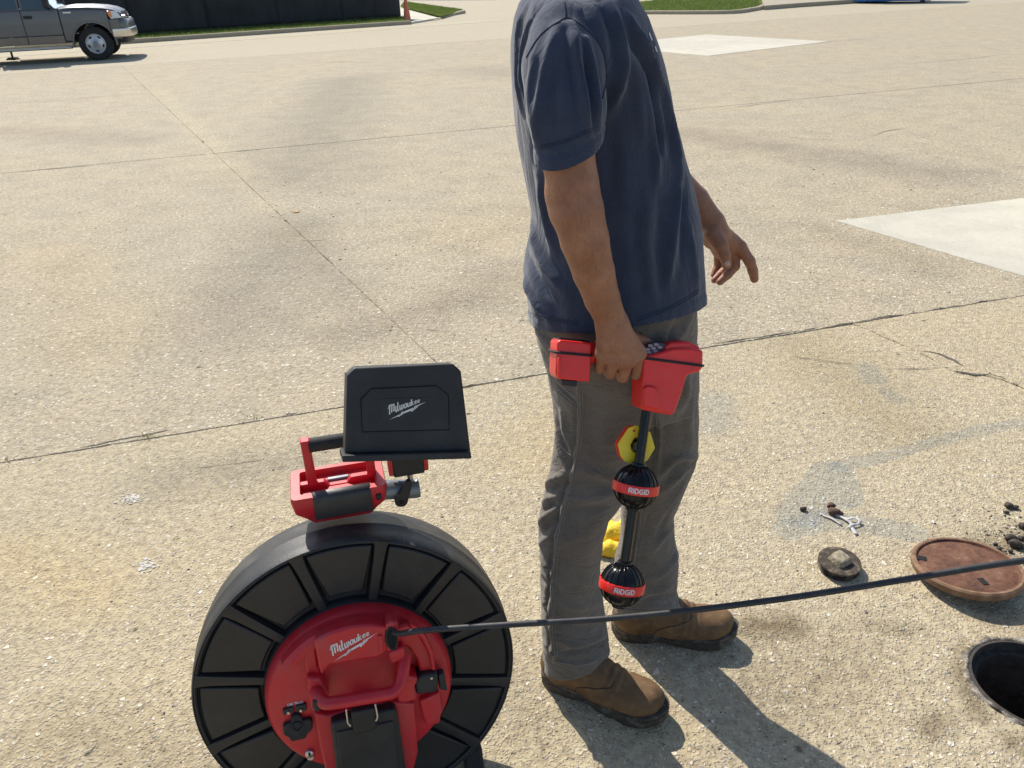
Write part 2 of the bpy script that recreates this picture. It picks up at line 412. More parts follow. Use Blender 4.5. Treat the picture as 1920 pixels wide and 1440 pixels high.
# hairline cracks: thin dark ribbons lying in the surface
M_crack = pmat('crack_dark', (.10, .085, .065), .95, var=.4, vscale=60)
def ribbon(mb, pts, w, z, seed=0.0, step=.01):
    P = np.array(jag([np.asarray(q) for q in pts], amp=w * 1.6, step=step, seed=seed, far=6)); n = len(P)
    T = np.gradient(P, axis=0); T /= np.linalg.norm(T, axis=1)[:, None] + 1e-9; N = np.stack([-T[:, 1], T[:, 0]], 1)
    ww = np.array([w * max(.12, .75 + .8 * noise.noise((p[0]*13, p[1]*13, seed))) for p in P]) * np.minimum(1, np.minimum(np.arange(n), np.arange(n)[::-1]) / 5 + .1)
    V = [(a[0], a[1], z) for a in P + N * ww[:, None]] + [(a[0], a[1], z) for a in P - N * ww[:, None]]
    mb.add(V, [(i + n, i + 1 + n, i + 1, i) for i in range(n - 1)])
for k, (pp, w) in enumerate([([(1480, 668), (1545, 678), (1610, 685), (1640, 690)], .0022), ([(1650, 692), (1700, 693), (1750, 691), (1772, 688)], .0025),
                              ([(1792, 697), (1830, 704), (1855, 700), (1890, 712)], .008), ([(1725, 660), (1760, 664), (1790, 678), (1810, 690)], .006),
                              ([(560, 452), (585, 451), (615, 450)], .003), ([(795, 618), (810, 619), (824, 621)], .003), ([(423, 276), (440, 275), (460, 276)], .005),
                              ([(1630, 258), (1660, 246), (1700, 240), (1745, 238)], .006), ([(1745, 292), (1770, 298), (1776, 302)], .008),
                              ([(355, 880), (420, 872), (500, 862)], .0012), ([(240, 1300), (330, 1270)], .001), ([(530, 780), (545, 777), (562, 774)], .007), ([(1330, 645), (1450, 628), (1540, 614)], .004), ([(1540, 614), (1620, 602), (1760, 580), (1930, 553)], .009), ([(150, 840), (250, 820), (330, 803)], .004), ([(0, 326), (100, 317), (250, 304)], .010), ([(700, 90), (790, 84), (860, 78)], .012), ([(580, 118), (640, 116), (700, 117)], .02), ([(600, 138), (720, 137), (840, 136)], .006), ([(1330, 208), (1420, 196), (1500, 186)], .006), ([(1420, 250), (1520, 262), (1620, 262)], .004), ([(1700, 120), (1800, 112), (1900, 100)], .01), ([(1480, 85), (1600, 75), (1700, 66)], .012), ([(0, 196), (120, 188), (235, 179)], .01)]):
    mb = MB(); ribbon(mb, [gnd(*q)[:2] for q in pp], w, .0042 if k < 4 else .0015, seed=k * 3.3)
    mb.obj('hairline_crack', M_crack, ground)
# grey mortar smears with a shape of their own
def blob(px, z, amp=.02, seed=0.0):
    P = spline([gnd(*q)[:2] for q in px + [px[0]]], 12)[:-1]
    return [p + amp * np.array([noise.noise((p[0]*k, p[1]*k, seed)) + .2 * noise.noise((p[0]*k*4, p[1]*k*4, seed)), noise.noise((p[0]*k, p[1]*k, seed + 5)) + .2 * noise.noise((p[0]*k*4, p[1]*k*4, seed + 5))]) for p in P for k in (22,)]
M_white = pmat('white_scuff', (.54, .51, .44), .9, var=.15, vscale=120, bump=.5, bscale=200)
for k, (cx, cy, sx_, sy_, n) in enumerate([(246, 934, .020, .017, 90), (274, 1059, .018, .013, 70), (600, 915, .05, .03, 60), (380, 1110, .05, .05, 60)]):
    g = gnd(cx, cy)[:2]; mb = MB()
    for i in range(n):
        c_ = g + rng.normal(0, 1, 2) * [sx_, sy_]; r_ = (.0025 + .006 * rng.random()**2) * (1 if k < 2 else .6); a_ = rng.uniform(0, 6.28); ph = rng.uniform(.5, 1.3, 6)
        mb.add([(c_[0] + r_ * ph[m] * math.cos(a_ + m), c_[1] + .7 * r_ * ph[m] * math.sin(a_ + m), .0012 + .00002 * i) for m in range(6)], [(0, 1, 2, 3, 4, 5)])
    tag(mb.obj('white_scuff_mark', M_white, ground), kind='stuff')

# loose and embedded stone chips, far too many to count
def chip_mesh(n, kind):
    base = np.array([(1,0,0),(.3,.95,0),(-.8,.6,0),(-.8,-.6,0),(.3,-.95,0),(0,0,.8)]) ; fc = [(0,1,5),(1,2,5),(2,3,5),(3,4,5),(4,0,5)]
    V = []; Fs = []
    for i in range(n):
        u = rng.random(); d = 1.05 + 6.0 * u ** 1.6; half = d * .72 + .15
        x, y = rng.uniform(-half, half), d
        if np.hypot(x - HOLE_C[0], y - HOLE_C[1]) < HOLE_R + .05: continue
        s_ = (.0016 + .0034 * rng.random() ** 3) * (1 + .25 * d); a = rng.uniform(0, 6.28); q = base * [s_, s_ * rng.uniform(.45, .9), s_ * .55] * rng.uniform(.75, 1.25, (6, 1))
        c_, sn = math.cos(a), math.sin(a); q = np.stack([q[:,0]*c_-q[:,1]*sn+x, q[:,0]*sn+q[:,1]*c_+y, q[:,2] - .0003], 1)
        b = len(V); V += q.tolist(); Fs += [tuple(j + b for j in f) for f in fc]
    return V, Fs
for nm, n, col in (('pale_stone_chips', 2600, (.66, .60, .48)), ('tan_stone_chips', 2200, (.45, .36, .23)), ('dark_stone_chips', 900, (.10, .085, .07))):
    V, Fc = chip_mesh(n, nm)
    tag(make(nm, V, Fc, pmat('m_' + nm, col, .8, var=.35, vscale=40)), nm.replace('_', ' ') + ' set in the worn concrete', 'stone chips', kind='stuff')
# ------------------------------------------------------------ implicit surfaces (one continuous skin per garment / body)
class Field:
    def __init__(s, lo, hi, h):
        s.lo = np.asarray(lo, float); s.h = h; s.n = np.ceil((np.asarray(hi) - s.lo) / h).astype(int) + 1
        s.a = np.full(s.n, 9.0, np.float32); s.ax = [(s.lo[i] + h * np.arange(s.n[i])).astype(np.float32) for i in range(3)]
    def add(s, fn, lo, hi, k=.0, op='u'):
        pad = max(k, 2.5 * s.h) + s.h
        i0 = np.clip(((np.asarray(lo) - pad - s.lo) / s.h).astype(int), 0, s.n - 1); i1 = np.clip(((np.asarray(hi) + pad - s.lo) / s.h).astype(int) + 2, 1, s.n)
        if np.any(i1 <= i0): return
        sl_ = tuple(slice(a, b) for a, b in zip(i0, i1))
        x, y, z = s.ax[0][sl_[0], None, None], s.ax[1][None, sl_[1], None], s.ax[2][None, None, sl_[2]]
        d = fn(x, y, z).astype(np.float32); d = np.broadcast_to(d, s.a[sl_].shape); a = s.a[sl_]
        if op == 'c':            # carve
            s.a[sl_] = np.maximum(a, -d); return
        if k <= 0: s.a[sl_] = np.minimum(a, d); return
        t = np.clip(.5 + .5 * (a - d) / k, 0, 1); s.a[sl_] = d * t + a * (1 - t) - k * t * (1 - t)
    def cone(s, p, q, r0, r1, k=.0, flat=None):
        p, q = np.asarray(p, float), np.asarray(q, float); m = max(r0, r1)
        ab = q - p; L2 = ab @ ab + 1e-12
        def fn(x, y, z):
            px, py, pz = x - p[0], y - p[1], z - p[2]
            t = np.clip((px*ab[0] + py*ab[1] + pz*ab[2]) / L2, 0, 1)
            return np.sqrt((px - t*ab[0])**2 + (py - t*ab[1])**2 + (pz - t*ab[2])**2) - (r0 + (r1 - r0) * t)
        s.add(fn, np.minimum(p, q) - m, np.maximum(p, q) + m, k)
    def ell(s, c, r, R=None, k=.0, op='u'):
        c, r = np.asarray(c, float), np.asarray(r, float); R = np.eye(3) if R is None else np.asarray(R, float)   # rows = axes
        def fn(x, y, z):
            d = (x - c[0], y - c[1], z - c[2])
            e = sum(((R[i][0]*d[0] + R[i][1]*d[1] + R[i][2]*d[2]) / r[i])**2 for i in range(3))
            return (np.sqrt(e) - 1) * r.min()
        m = r.max(); s.add(fn, c - m, c + m, k, op)
    def loft(s, sec, yaw=0.0, k=.0, p=2.0):
        S = np.array(sorted(sec)); Z = S[:, 0]; cy_, sy_ = math.cos(yaw), math.sin(yaw)
        def fn(x, y, z):
            zz = np.clip(z.ravel(), Z[0], Z[-1]); g = [np.interp(zz, Z, S[:, i])[None, None, :] for i in (1, 2, 3, 4)]
            dx, dy = x - g[0], y - g[1]; u, v = dx*cy_ + dy*sy_, -dx*sy_ + dy*cy_
            rho = ((np.abs(u) / g[2])**p + (np.abs(v) / g[3])**p + 1e-9)**(1 / p)
            return np.maximum((rho - 1) * np.minimum(g[2], g[3]), np.maximum(Z[0] - z, z - Z[-1]))
        m = S[:, 3:].max() * 1.2
        s.add(fn, (S[:, 1].min() - m, S[:, 2].min() - m, Z[0]), (S[:, 1].max() + m, S[:, 2].max() + m, Z[-1]), k)
    def mesh(s):
        a = s.a; b = a < 0; nx, ny, nz = a.shape
        cnt = np.zeros((nx-1, ny-1, nz-1), np.uint8)
        for i in (0, 1):
            for j in (0, 1):
                for k in (0, 1): cnt += b[i:nx-1+i, j:ny-1+j, k:nz-1+k]
        I = np.argwhere((cnt > 0) & (cnt < 8)); idx = np.full(cnt.shape, -1, np.int32); idx[tuple(I.T)] = np.arange(len(I))
        acc = np.zeros((len(I), 3)); num = np.zeros(len(I))
        C = [(i, j, k) for i in (0, 1) for j in (0, 1) for k in (0, 1)]
        for p in C:
            for ax in range(3):
                if p[ax]: continue
                q = list(p); q[ax] = 1
                va = a[I[:,0]+p[0], I[:,1]+p[1], I[:,2]+p[2]]; vb = a[I[:,0]+q[0], I[:,1]+q[1], I[:,2]+q[2]]
                m = (va < 0) != (vb < 0); t = np.zeros(len(I)); t[m] = va[m] / (va[m] - vb[m])
                e = np.array(p, float)[None] + np.zeros((len(I), 1)); e[:, ax] += t; acc[m] += e[m]; num[m] += 1
        V = s.lo + (I + acc / num[:, None]) * s.h
        F = []
        for ax in range(3):
            o1, o2 = [(1, 2), (2, 0), (0, 1)][ax]
            sl0 = [slice(1, -1)] * 3; sl1 = [slice(1, -1)] * 3; sl0[ax] = slice(0, -1); sl1[ax] = slice(1, None)
            c0, c1 = b[tuple(sl0)], b[tuple(sl1)]; E_ = np.argwhere(c0 != c1)
            if not len(E_): continue
            flip = c0[tuple(E_.T)]; E_ = E_ + 1; E_[:, ax] -= 1
            def cell(d1, d2):
                q = E_.copy(); q[:, o1] -= d1; q[:, o2] -= d2; return idx[tuple(q.T)]
            Q = np.stack([cell(1, 1), cell(0, 1), cell(0, 0), cell(1, 0)], 1); Q[~flip] = Q[~flip][:, ::-1]; F.append(Q)
        F = np.concatenate(F); return V, F[(F >= 0).all(1)]

def vnormals(V, F):
    n = np.zeros_like(V); a = np.cross(V[F[:, 2]] - V[F[:, 0]], V[F[:, 3]] - V[F[:, 1]])
    for i in range(4): np.add.at(n, F[:, i], a)
    return n / (np.linalg.norm(n, axis=1)[:, None] + 1e-12)
def relax(V, F, it=2, k=.5):
    for _ in range(it):
        s_ = np.zeros_like(V); c = np.zeros(len(V))
        for i in range(4):
            for j in (1, 3):
                np.add.at(s_, F[:, i], V[F[:, (i + j) % 4]]); np.add.at(c, F[:, i], 1)
        V = V + k * (s_ / np.maximum(c, 1)[:, None] - V)
    return V
def bvh(V, F): return BVHTree.FromPolygons(V.tolist(), F.tolist())
def shoot(tree, px, py):
    r = ray(px, py); r = r / np.linalg.norm(r); h = tree.ray_cast(Vector((0, 0, CAM_H)), Vector(r))
    return None if h[0] is None else (np.array(h[0]), np.array(h[1]))
def trace(tree, px, n=7):
    P = spline(px, n); out = []
    for q in P:
        h = shoot(tree, *q)
        if h is not None: out.append(h[0])
    return np.array(out)
def pdist(V, P):
    d = np.full(len(V), 9.0)
    for a, b in zip(P[:-1], P[1:]):
        ab = b - a; t = np.clip(((V - a) @ ab) / (ab @ ab + 1e-12), 0, 1); d = np.minimum(d, np.linalg.norm(V - a - t[:, None] * ab, axis=1))
    return d
def folds(V, F, L, fk=1.0):
    tree = bvh(V, F); N = vnormals(V, F); D = np.zeros(len(V))
    for px, amp, w in L:
        P = trace(tree, px)
        if len(P) < 2: continue
        lo, hi = P.min(0) - 3*w, P.max(0) + 3*w; m = np.all((V > lo) & (V < hi), axis=1)
        d = pdist(V[m], P)
        # fade the fold out at both ends
        e = np.minimum(np.linalg.norm(V[m] - P[0], axis=1), np.linalg.norm(V[m] - P[-1], axis=1)); D[m] += fk * amp * np.exp(-(d / w)**2) * np.clip(.35 + e / .05, 0, 1)
    return V + N * D[:, None]
def nz(V, sc, seed=0.0):
    return np.array([noise.noise((a*sc[0] + seed, b*sc[1], c*sc[2])) for a, b, c in V])
def sec(row, xl, xr, fwd, ry):
    A, B = at(xl, row, fwd), at(xr, row, fwd); return ((A[2]+B[2])/2, (A[0]+B[0])/2, fwd, (B[0]-A[0])/2, ry)
def cut(V, F, co, no, mask):
    """open the mesh at a plane (cloth edge), only where mask(verts) holds"""
    bm = bmesh.new(); vs = [bm.verts.new(v) for v in V]
    for f in F:
        try: bm.faces.new([vs[i] for i in f])
        except ValueError: pass
    bm.verts.ensure_lookup_table(); bm.verts.index_update(); mk = mask(V)
    sel = set(i for i in np.nonzero(mk)[0])
    fs = [f for f in bm.faces if all(v.index in sel for v in f.verts)]; bm.verts.index_update()
    es = {e for f in fs for e in f.edges}; ve = {v for f in fs for v in f.verts}
    bmesh.ops.bisect_plane(bm, geom=list(fs) + list(es) + list(ve), plane_co=tuple(co), plane_no=tuple(no), clear_outer=True)
    bm.verts.index_update()
    Vn = np.array([tuple(v.co) for v in bm.verts]); Fn = [tuple(v.index for v in f.verts) for f in bm.faces]; bm.free(); return Vn, Fn

# ------------------------------------------------------------ materials of the man
def skin_mat():
    s = NT('skin_tanned'); p = s.pos()
    c = s.ramp(s.noise(p, 26, 5, .6), [(.3, (.245, .105, .055)), (.55, (.325, .145, .080)), (.75, (.385, .188, .108))])
    c = s.mix(s.math('MULTIPLY', s.ramp(s.noise(p, 240, 3, .6), [(.52, 0.0), (.72, 1.0)]), .5), c, (.22, .095, .055)); c = s.mix(s.math('MULTIPLY', s.ramp(s.noise(p, 11, 5, .65), [(.45, 0.0), (.7, 1.0)]), .4), c, (.33, .13, .08))
    mp = s.n('ShaderNodeMapping'); s.l(p, mp.inputs[0]); mp.inputs['Rotation'].default_value = (0, .35, 0); mp.inputs['Scale'].default_value = (520, 520, 70)
    c = s.mix(s.math('MULTIPLY', s.ramp(s.noise(mp.outputs[0], 1.0, 3, .6), [(.56, 0.0), (.68, 1.0)]), .38), c, (.07, .035, .02))     # short dark arm hair
    s.l(c, s.b.inputs['Base Color']); s.set(s.b, Roughness=.5); s.b.inputs['Specular IOR Level'].default_value = .45
    s.b.inputs['Subsurface Weight'].default_value = .12; s.b.inputs['Subsurface Radius'].default_value = (1, .35, .2); s.b.inputs['Subsurface Scale'].default_value = .004
    h = s.math('ADD', s.noise(p, 420, 3, .6), s.math('MULTIPLY', s.noise(p, 60, 4, .6), 1.4))
    s.l(s.bump(h, .42, .002), s.b.inputs['Normal']); return s.m
def cloth_mat(name, lo, hi, seedscale, weave, sheen, fade=None, crease=None):
    s = NT(name); p = s.pos()
    c = s.ramp(s.noise(p, seedscale, 6, .62), [(.3, lo), (.7, hi)])
    c = s.mix(.35, c, s.ramp(s.noise(p, 650, 2, .6), [(.3, tuple(a * .6 for a in lo)), (.7, tuple(min(1, a * 1.35) for a in hi))]))
    if fade: c = s.mix(s.math('MULTIPLY', s.ramp(s.noise(p, 9, 6, .7), [(.55, 0.0), (.75, 1.0)]), .4), c, fade)
    s.l(c, s.b.inputs['Base Color']); s.set(s.b, Roughness=.92); s.b.inputs['Specular IOR Level'].default_value = .2
    s.b.inputs['Sheen Weight'].default_value = sheen; s.b.inputs['Sheen Roughness'].default_value = .45
    w1 = s.n('ShaderNodeTexWave'); s.l(p, w1.inputs['Vector']); s.set(w1, Scale=weave, Distortion=1.5, Detail=2)
    h = s.math('ADD', s.math('MULTIPLY', w1.outputs['Fac'], .25), s.noise(p, 180, 5, .65))
    nb_ = None
    if crease:      # small sharp creases of worn cloth
        mp = s.n('ShaderNodeMapping'); s.l(p, mp.inputs[0]); mp.inputs['Scale'].default_value = crease; mp.inputs['Rotation'].default_value = (.2, .3, .1)
        rg_ = s.math('ABSOLUTE', s.math('SUBTRACT', s.noise(mp.outputs[0], 1.0, 4, .55, .6), .5))
        nb_ = s.bump(s.ramp(rg_, [(0.0, 0.0), (.09, 1.0)]), .55 if fade else .26, .0045)
    s.l(s.bump(h, .35, .0015, nb_), s.b.inputs['Normal']); return s.m
M_skin = skin_mat()
M_shirt = cloth_mat('navy_cotton_jersey', (.027, .036, .064), (.043, .056, .094), 18, 500, .3, crease=(16, 16, 5))
M_trs = cloth_mat('charcoal_work_canvas', (.125, .107, .088), (.185, .160, .134), 22, 700, .2, fade=(.24, .21, .178), crease=(11, 11, 22))
M_stitch = cloth_mat('stitch_thread', (.19, .18, .165), (.27, .255, .235), 60, 900, .1)
M_seamd = cloth_mat('navy_seam', (.018, .023, .043), (.03, .04, .07), 40, 600, .1)

man = thing('person', (float(at(1145, 1250, 1.42)[0]), 1.40, 0), label='person in navy t-shirt, charcoal work trousers and brown boots holding a red pipe locator', cat='person')

# ------------------------------------------------------------ trousers
tf = Field((-.12, 1.12, .04), (.55, 1.74, 1.06), .0045)
near_leg = [(640, 1030, 1192, 1.36, .092), (700, 1038, 1200, 1.362, .090), (760, 1041, 1206, 1.358, .088), (820, 1040, 1207, 1.354, .086), (880, 1033, 1193, 1.346, .082), (930, 1021, 1170, 1.338, .080),
            (965, 1014, 1143, 1.328, .077), (1000, 1011, 1132, 1.325, .075), (1060, 1013, 1126, 1.322, .073), (1120, 1014, 1130, 1.32, .074), (1180, 1015, 1138, 1.318, .073), (1225, 1017, 1143, 1.315, .072), (1275, 1018, 1146, 1.312, .072)]
far_leg = [(640, 1150, 1302, 1.50, .09), (700, 1152, 1306, 1.50, .092), (760, 1160, 1309, 1.50, .092), (820, 1164, 1308, 1.495, .09), (865, 1166, 1301, 1.49, .086), (910, 1164, 1283, 1.488, .08), (960, 1164, 1262, 1.485, .074),
           (1010, 1162, 1264, 1.482, .074), (1050, 1152, 1272, 1.48, .074), (1100, 1150, 1268, 1.478, .073), (1130, 1151, 1276, 1.475, .073), (1160, 1152, 1288, 1.472, .073), (1185, 1152, 1292, 1.47, .073)]
tf.loft([sec(*q) for q in near_leg]); tf.loft([sec(*q) for q in far_leg], k=.022)
tf.loft([sec(*q) for q in [(500, 1000, 1290, 1.425, .16), (560, 997, 1298, 1.425, .168), (620, 1006, 1300, 1.427, .17), (680, 1032, 1303, 1.43, .168), (735, 1045, 1302, 1.43, .15)]], yaw=.1, k=.05, p=2.2)
TV, TF = tf.mesh(); TV = relax(TV, TF, 3)
TL = [ # side seam, pocket, knee and hem folds of the near leg
 ([(1086, 700), (1087, 760), (1086, 810), (1081, 850), (1072, 898), (1059, 948), (1047, 1000), (1039, 1060), (1035, 1120), (1036, 1180), (1041, 1240)], .0045, .007),
 ([(1079, 760), (1078, 810), (1073, 850), (1064, 898), (1051, 948), (1039, 1000), (1031, 1060), (1027, 1120), (1028, 1180), (1033, 1240)], -.004, .005),
 ([(1045, 722), (1060, 738), (1083, 758)], -.006, .006), ([(1047, 712), (1066, 730), (1084, 745)], .005, .006),
 ([(1038, 770), (1046, 810), (1056, 840), (1072, 872)], -.009, .010), ([(1052, 775), (1062, 815), (1074, 850)], .007, .010),
 ([(1042, 815), (1052, 850), (1066, 880)], .007, .009),
 ([(1090, 884), (1126, 890), (1153, 898), (1180, 912)], .007, .012), ([(1095, 905), (1130, 912), (1165, 922)], -.008, .013),
 ([(1068, 937), (1115, 933), (1158, 924)], .008, .011), ([(1070, 955), (1110, 955), (1150, 948)], -.007, .012),
 ([(1020, 912), (1042, 897), (1064, 889)], .013, .010), ([(1018, 926), (1040, 913), (1060, 905)], -.011, .008),
 ([(1015, 945), (1032, 934), (1048, 929)], .012, .008), ([(1013, 958), (1030, 950), (1045, 945)], -.010, .007),
 ([(1011, 982), (1032, 963), (1050, 948)], .012, .009), ([(1011, 1000), (1030, 985), (1046, 975)], -.010, .008),
 ([(1011, 1022), (1026, 1010), (1038, 1003)], .009, .008), ([(1012, 1045), (1022, 1060), (1033, 1072), (1058, 1112)], .006, .008), ([(1014, 1085), (1024, 1098), (1031, 1120)], -.007, .009),
 ([(1014, 1120), (1026, 1135), (1034, 1150)], .009, .009), ([(1015, 1160), (1028, 1170), (1036, 1190)], .009, .009), ([(1016, 1140), (1030, 1155)], -.007, .008),
 ([(1050, 1060), (1080, 1085), (1118, 1095)], .005, .012), ([(1048, 1128), (1085, 1138), (1128, 1128)], .005, .012), ([(1045, 1165), (1085, 1180), (1130, 1168)], -.006, .012),
 ([(1046, 1200), (1085, 1208), (1135, 1188)], .010, .012), ([(1050, 1226), (1100, 1220), (1138, 1203)], -.012, .009), ([(1020, 1205), (1040, 1222), (1060, 1232)], .007, .009),
 ([(1042, 1238), (1092, 1243), (1142, 1220)], .005, .007),
 # far leg
 ([(1305, 857), (1272, 859), (1249, 877), (1226, 902)], .012, .012), ([(1304, 868), (1275, 873), (1252, 893)], -.010, .010), ([(1292, 876), (1255, 908), (1236, 924)], .010, .011),
 ([(1285, 902), (1257, 948), (1240, 980)], .010, .012), ([(1275, 925), (1250, 965), (1236, 1000)], -.008, .010), ([(1292, 706), (1282, 752), (1262, 775)], .009, .014), ([(1300, 740), (1290, 790), (1296, 840)], .006, .014), ([(1278, 720), (1268, 750)], -.007, .012),
 ([(1226, 777), (1229, 825), (1223, 877), (1210, 925), (1199, 960), (1194, 1000), (1187, 1048), (1178, 1110)], -.004, .006), ([(1234, 777), (1237, 825), (1231, 877), (1218, 925), (1207, 960), (1202, 1000), (1195, 1048), (1187, 1110)], .005, .006),
 ([(1262, 990), (1240, 1010), (1222, 1040)], .008, .011), ([(1270, 1040), (1245, 1070), (1215, 1090)], .007, .012), ([(1265, 1090), (1240, 1105), (1205, 1112)], .006, .011), ([(1280, 1125), (1245, 1118), (1205, 1128)], -.009, .009), ([(1284, 1142), (1245, 1135), (1205, 1140)], .007, .008),
 ([(1255, 605), (1240, 640), (1238, 690)], .009, .010), ([(1262, 612), (1250, 640)], -.008, .008), ([(1295, 600), (1275, 625), (1255, 640)], .007, .012), ([(1205, 640), (1206, 690), (1195, 740)], .005, .014), ([(1130, 740), (1140, 790), (1150, 850)], .004, .02), ([(1100, 780), (1110, 840), (1118, 870)], -.004, .016)]
TV = folds(TV, TF, [(q, a * (.95 if abs(a) < .009 else .68), w * .85) for q, a, w in TL], 1.35)
Nn = vnormals(TV, TF)
TV = TV + Nn * (.0032 * nz(TV, (13, 13, 9)) + .0016 * nz(TV, (38, 38, 26), 4))[:, None]
def plane3(a, b, c_):
    n = nrm(np.cross(b - a, c_ - a)); return a, (n if n[2] < 0 else -n)
co, no = plane3(at(1018, 1243, 1.335), at(1085, 1262, 1.262), at(1141, 1222, 1.31))
zc = co[2] + .14
TV, TF2 = cut(TV, TF, co, no, lambda V: (V[:, 2] < zc) & (V[:, 1] < 1.405))
co2, no2 = plane3(at(1152, 1152, 1.49), at(1215, 1150, 1.41), at(1290, 1150, 1.49))
zc2 = co2[2] + .14
TV, TF2 = cut(TV, TF2, co2, no2, lambda V: (V[:, 2] < zc2) & (V[:, 1] >= 1.395))
trousers = make('trousers', TV, TF2, M_trs, man, smooth=180, world_space=True, solid=.003)
# stitching lies on the cloth
t_tree = BVHTree.FromPolygons(TV.tolist(), TF2)
def stitch(px, parent, tree, mat, r=.0011, name='seam', off_=.0006):
    P = []
    for q in spline(px, 8):
        h = shoot(tree, *q)
        if h is not None: P.append(h[0] + h[1] * off_)
    if len(P) > 3:
        V = MB().tube(P, r, 6, flat=.7); V.obj(name, mat, parent, world_space=True, smooth=180)
for px in ([(1087, 735), (1088, 780), (1086, 815), (1081, 852), (1072, 900), (1059, 950), (1047, 1002), (1039, 1062), (1035, 1122), (1036, 1182), (1041, 1236)],
           [(1092, 735), (1093, 780), (1091, 815), (1086, 852), (1077, 900), (1064, 950), (1052, 1002), (1044, 1062), (1040, 1122), (1041, 1182), (1046, 1236)],
           [(1046, 726), (1062, 742), (1084, 760)], [(1045, 732), (1060, 748), (1083, 766)], [(1042, 1240), (1092, 1246), (1140, 1227)],
           [(1230, 777), (1232, 825), (1226, 877), (1213, 925), (1202, 960), (1197, 1000), (1190, 1048), (1181, 1110)],
           [(1156, 1142), (1205, 1145), (1280, 1137)], [(1040, 812), (1052, 838), (1076, 858)]):
    stitch(px, trousers, t_tree, M_stitch)

# ------------------------------------------------------------ shirt: torso and two sleeves
sf = Field((-.10, 1.14, .86), (.50, 1.74, 1.60), .0045)
tor = [(-50, 1045, 1140, 1.43, .075), (-25, 1012, 1168, 1.43, .12), (0, 978, 1180, 1.43, .172), (31, 967, 1200, 1.43, .192), (76, 961, 1216, 1.43, .196), (118, 959, 1230, 1.428, .192), (169, 961, 1243, 1.426, .186), (211, 966, 1252, 1.425, .18), (253, 972, 1264, 1.424, .176),
       (318, 984, 1283, 1.422, .173), (391, 998, 1300, 1.42, .173), (440, 997, 1306, 1.42, .175), (480, 988, 1310, 1.42, .178), (510, 983, 1313, 1.42, .18), (560, 989, 1316, 1.42, .183), (610, 996, 1318, 1.42, .184), (650, 998, 1318, 1.42, .184)]
sf.loft([sec(*q) for q in tor], yaw=.12, p=2.25)
for sgn in (-1, 1):   # slope of the shoulders
    a = np.array([at(1090, -40, 1.43)[0], 1.43 + sgn * .05, 1.495]); b = np.array([at(1066, 45, 1.43)[0] + .01 + (.02 if sgn > 0 else 0), 1.43 + sgn * .165, 1.425])
    sf.cone(a, b, .05, .055, k=.05)
SV, SF = sf.mesh(); SV = relax(SV, SF, 4)
SL = [([(1013, 10), (990, 70), (981, 135), (986, 190)], .006, .010), ([(990, 5), (973, 56), (971, 135), (975, 200)], .005, .010), ([(1004, 20), (982, 75), (976, 140)], -.005, .007), ([(1030, 8), (1006, 52), (992, 90)], .005, .009), ([(1042, 6), (1020, 45)], -.005, .007),
      ([(1139, 0), (1162, 62), (1168, 118), (1160, 160)], .007, .011), ([(1127, 5), (1148, 62), (1152, 120)], -.006, .011), ([(1168, 118), (1155, 180), (1136, 222)], .006, .012), ([(1184, 37), (1218, 121), (1243, 191), (1262, 270), (1272, 330)], .0075, .010), ([(1176, 50), (1206, 125), (1230, 200)], -.006, .011),
      ([(1198, 112), (1212, 180), (1228, 281), (1232, 340)], .006, .010), ([(1215, 127), (1231, 197), (1244, 290)], .005, .008), ([(1207, 150), (1222, 215), (1235, 285)], -.005, .007), ([(1186, 110), (1196, 180), (1205, 260)], .004, .010), ([(1271, 323), (1267, 394), (1258, 470), (1250, 540)], .006, .012), ([(1284, 340), (1283, 420), (1278, 500)], -.005, .012),
      ([(1010, 330), (1024, 400), (1040, 470)], .006, .014), ([(1000, 430), (1020, 490), (1060, 550)], .006, .014), ([(990, 480), (1010, 530), (1040, 580)], -.006, .013), ([(985, 525), (1005, 565), (1030, 600)], .006, .011), ([(1160, 300), (1170, 400), (1190, 520)], .003, .02), ([(1215, 360), (1212, 460), (1225, 570)], .004, .016), ([(1240, 380), (1236, 480), (1245, 560)], -.004, .014), ([(1180, 420), (1200, 500), (1215, 580)], -.003, .016), ([(1140, 240), (1150, 300), (1150, 380)], -.005, .016), ([(1295, 430), (1300, 500), (1306, 545)], .004, .010)]
SV = folds(SV, SF, [(q, a * 1.05, w * .8) for q, a, w in SL], 1.7); Nn = vnormals(SV, SF)
SV = SV + Nn * (.0036 * nz(SV, (16, 16, 4), 2) + .002 * nz(SV, (34, 34, 10), 6))[:, None]
hem_a, hem_b, hem_c = at(1000, 603, 1.42), at(1110, 625, 1.238), at(1315, 556, 1.42)
hco, hno = plane3(hem_a, hem_b, hem_c)
def band(V, F, co_, no_, w, amp):
    """raised hem band with a stitch groove"""
    d = -((V - co_) @ no_); N = vnormals(V, F); return V + N * (amp * ((d < w) & (d > -.03)) - .0018 * np.exp(-((d - w) / .0035)**2))[:, None]
SV = band(SV, SF, hco, hno, .022, .0012)
SV2, SF2 = cut(SV, SF, hco, hno, lambda V: V[:, 2] < 1.12)
nk = np.array([at(1093, -60, 1.43)[0], 1.43, 1.527]); nn_ = nrm([.25, 0, 1.0])
SV2, SF2 = cut(SV2, SF2, nk, nn_, lambda V: V[:, 2] > 1.47)
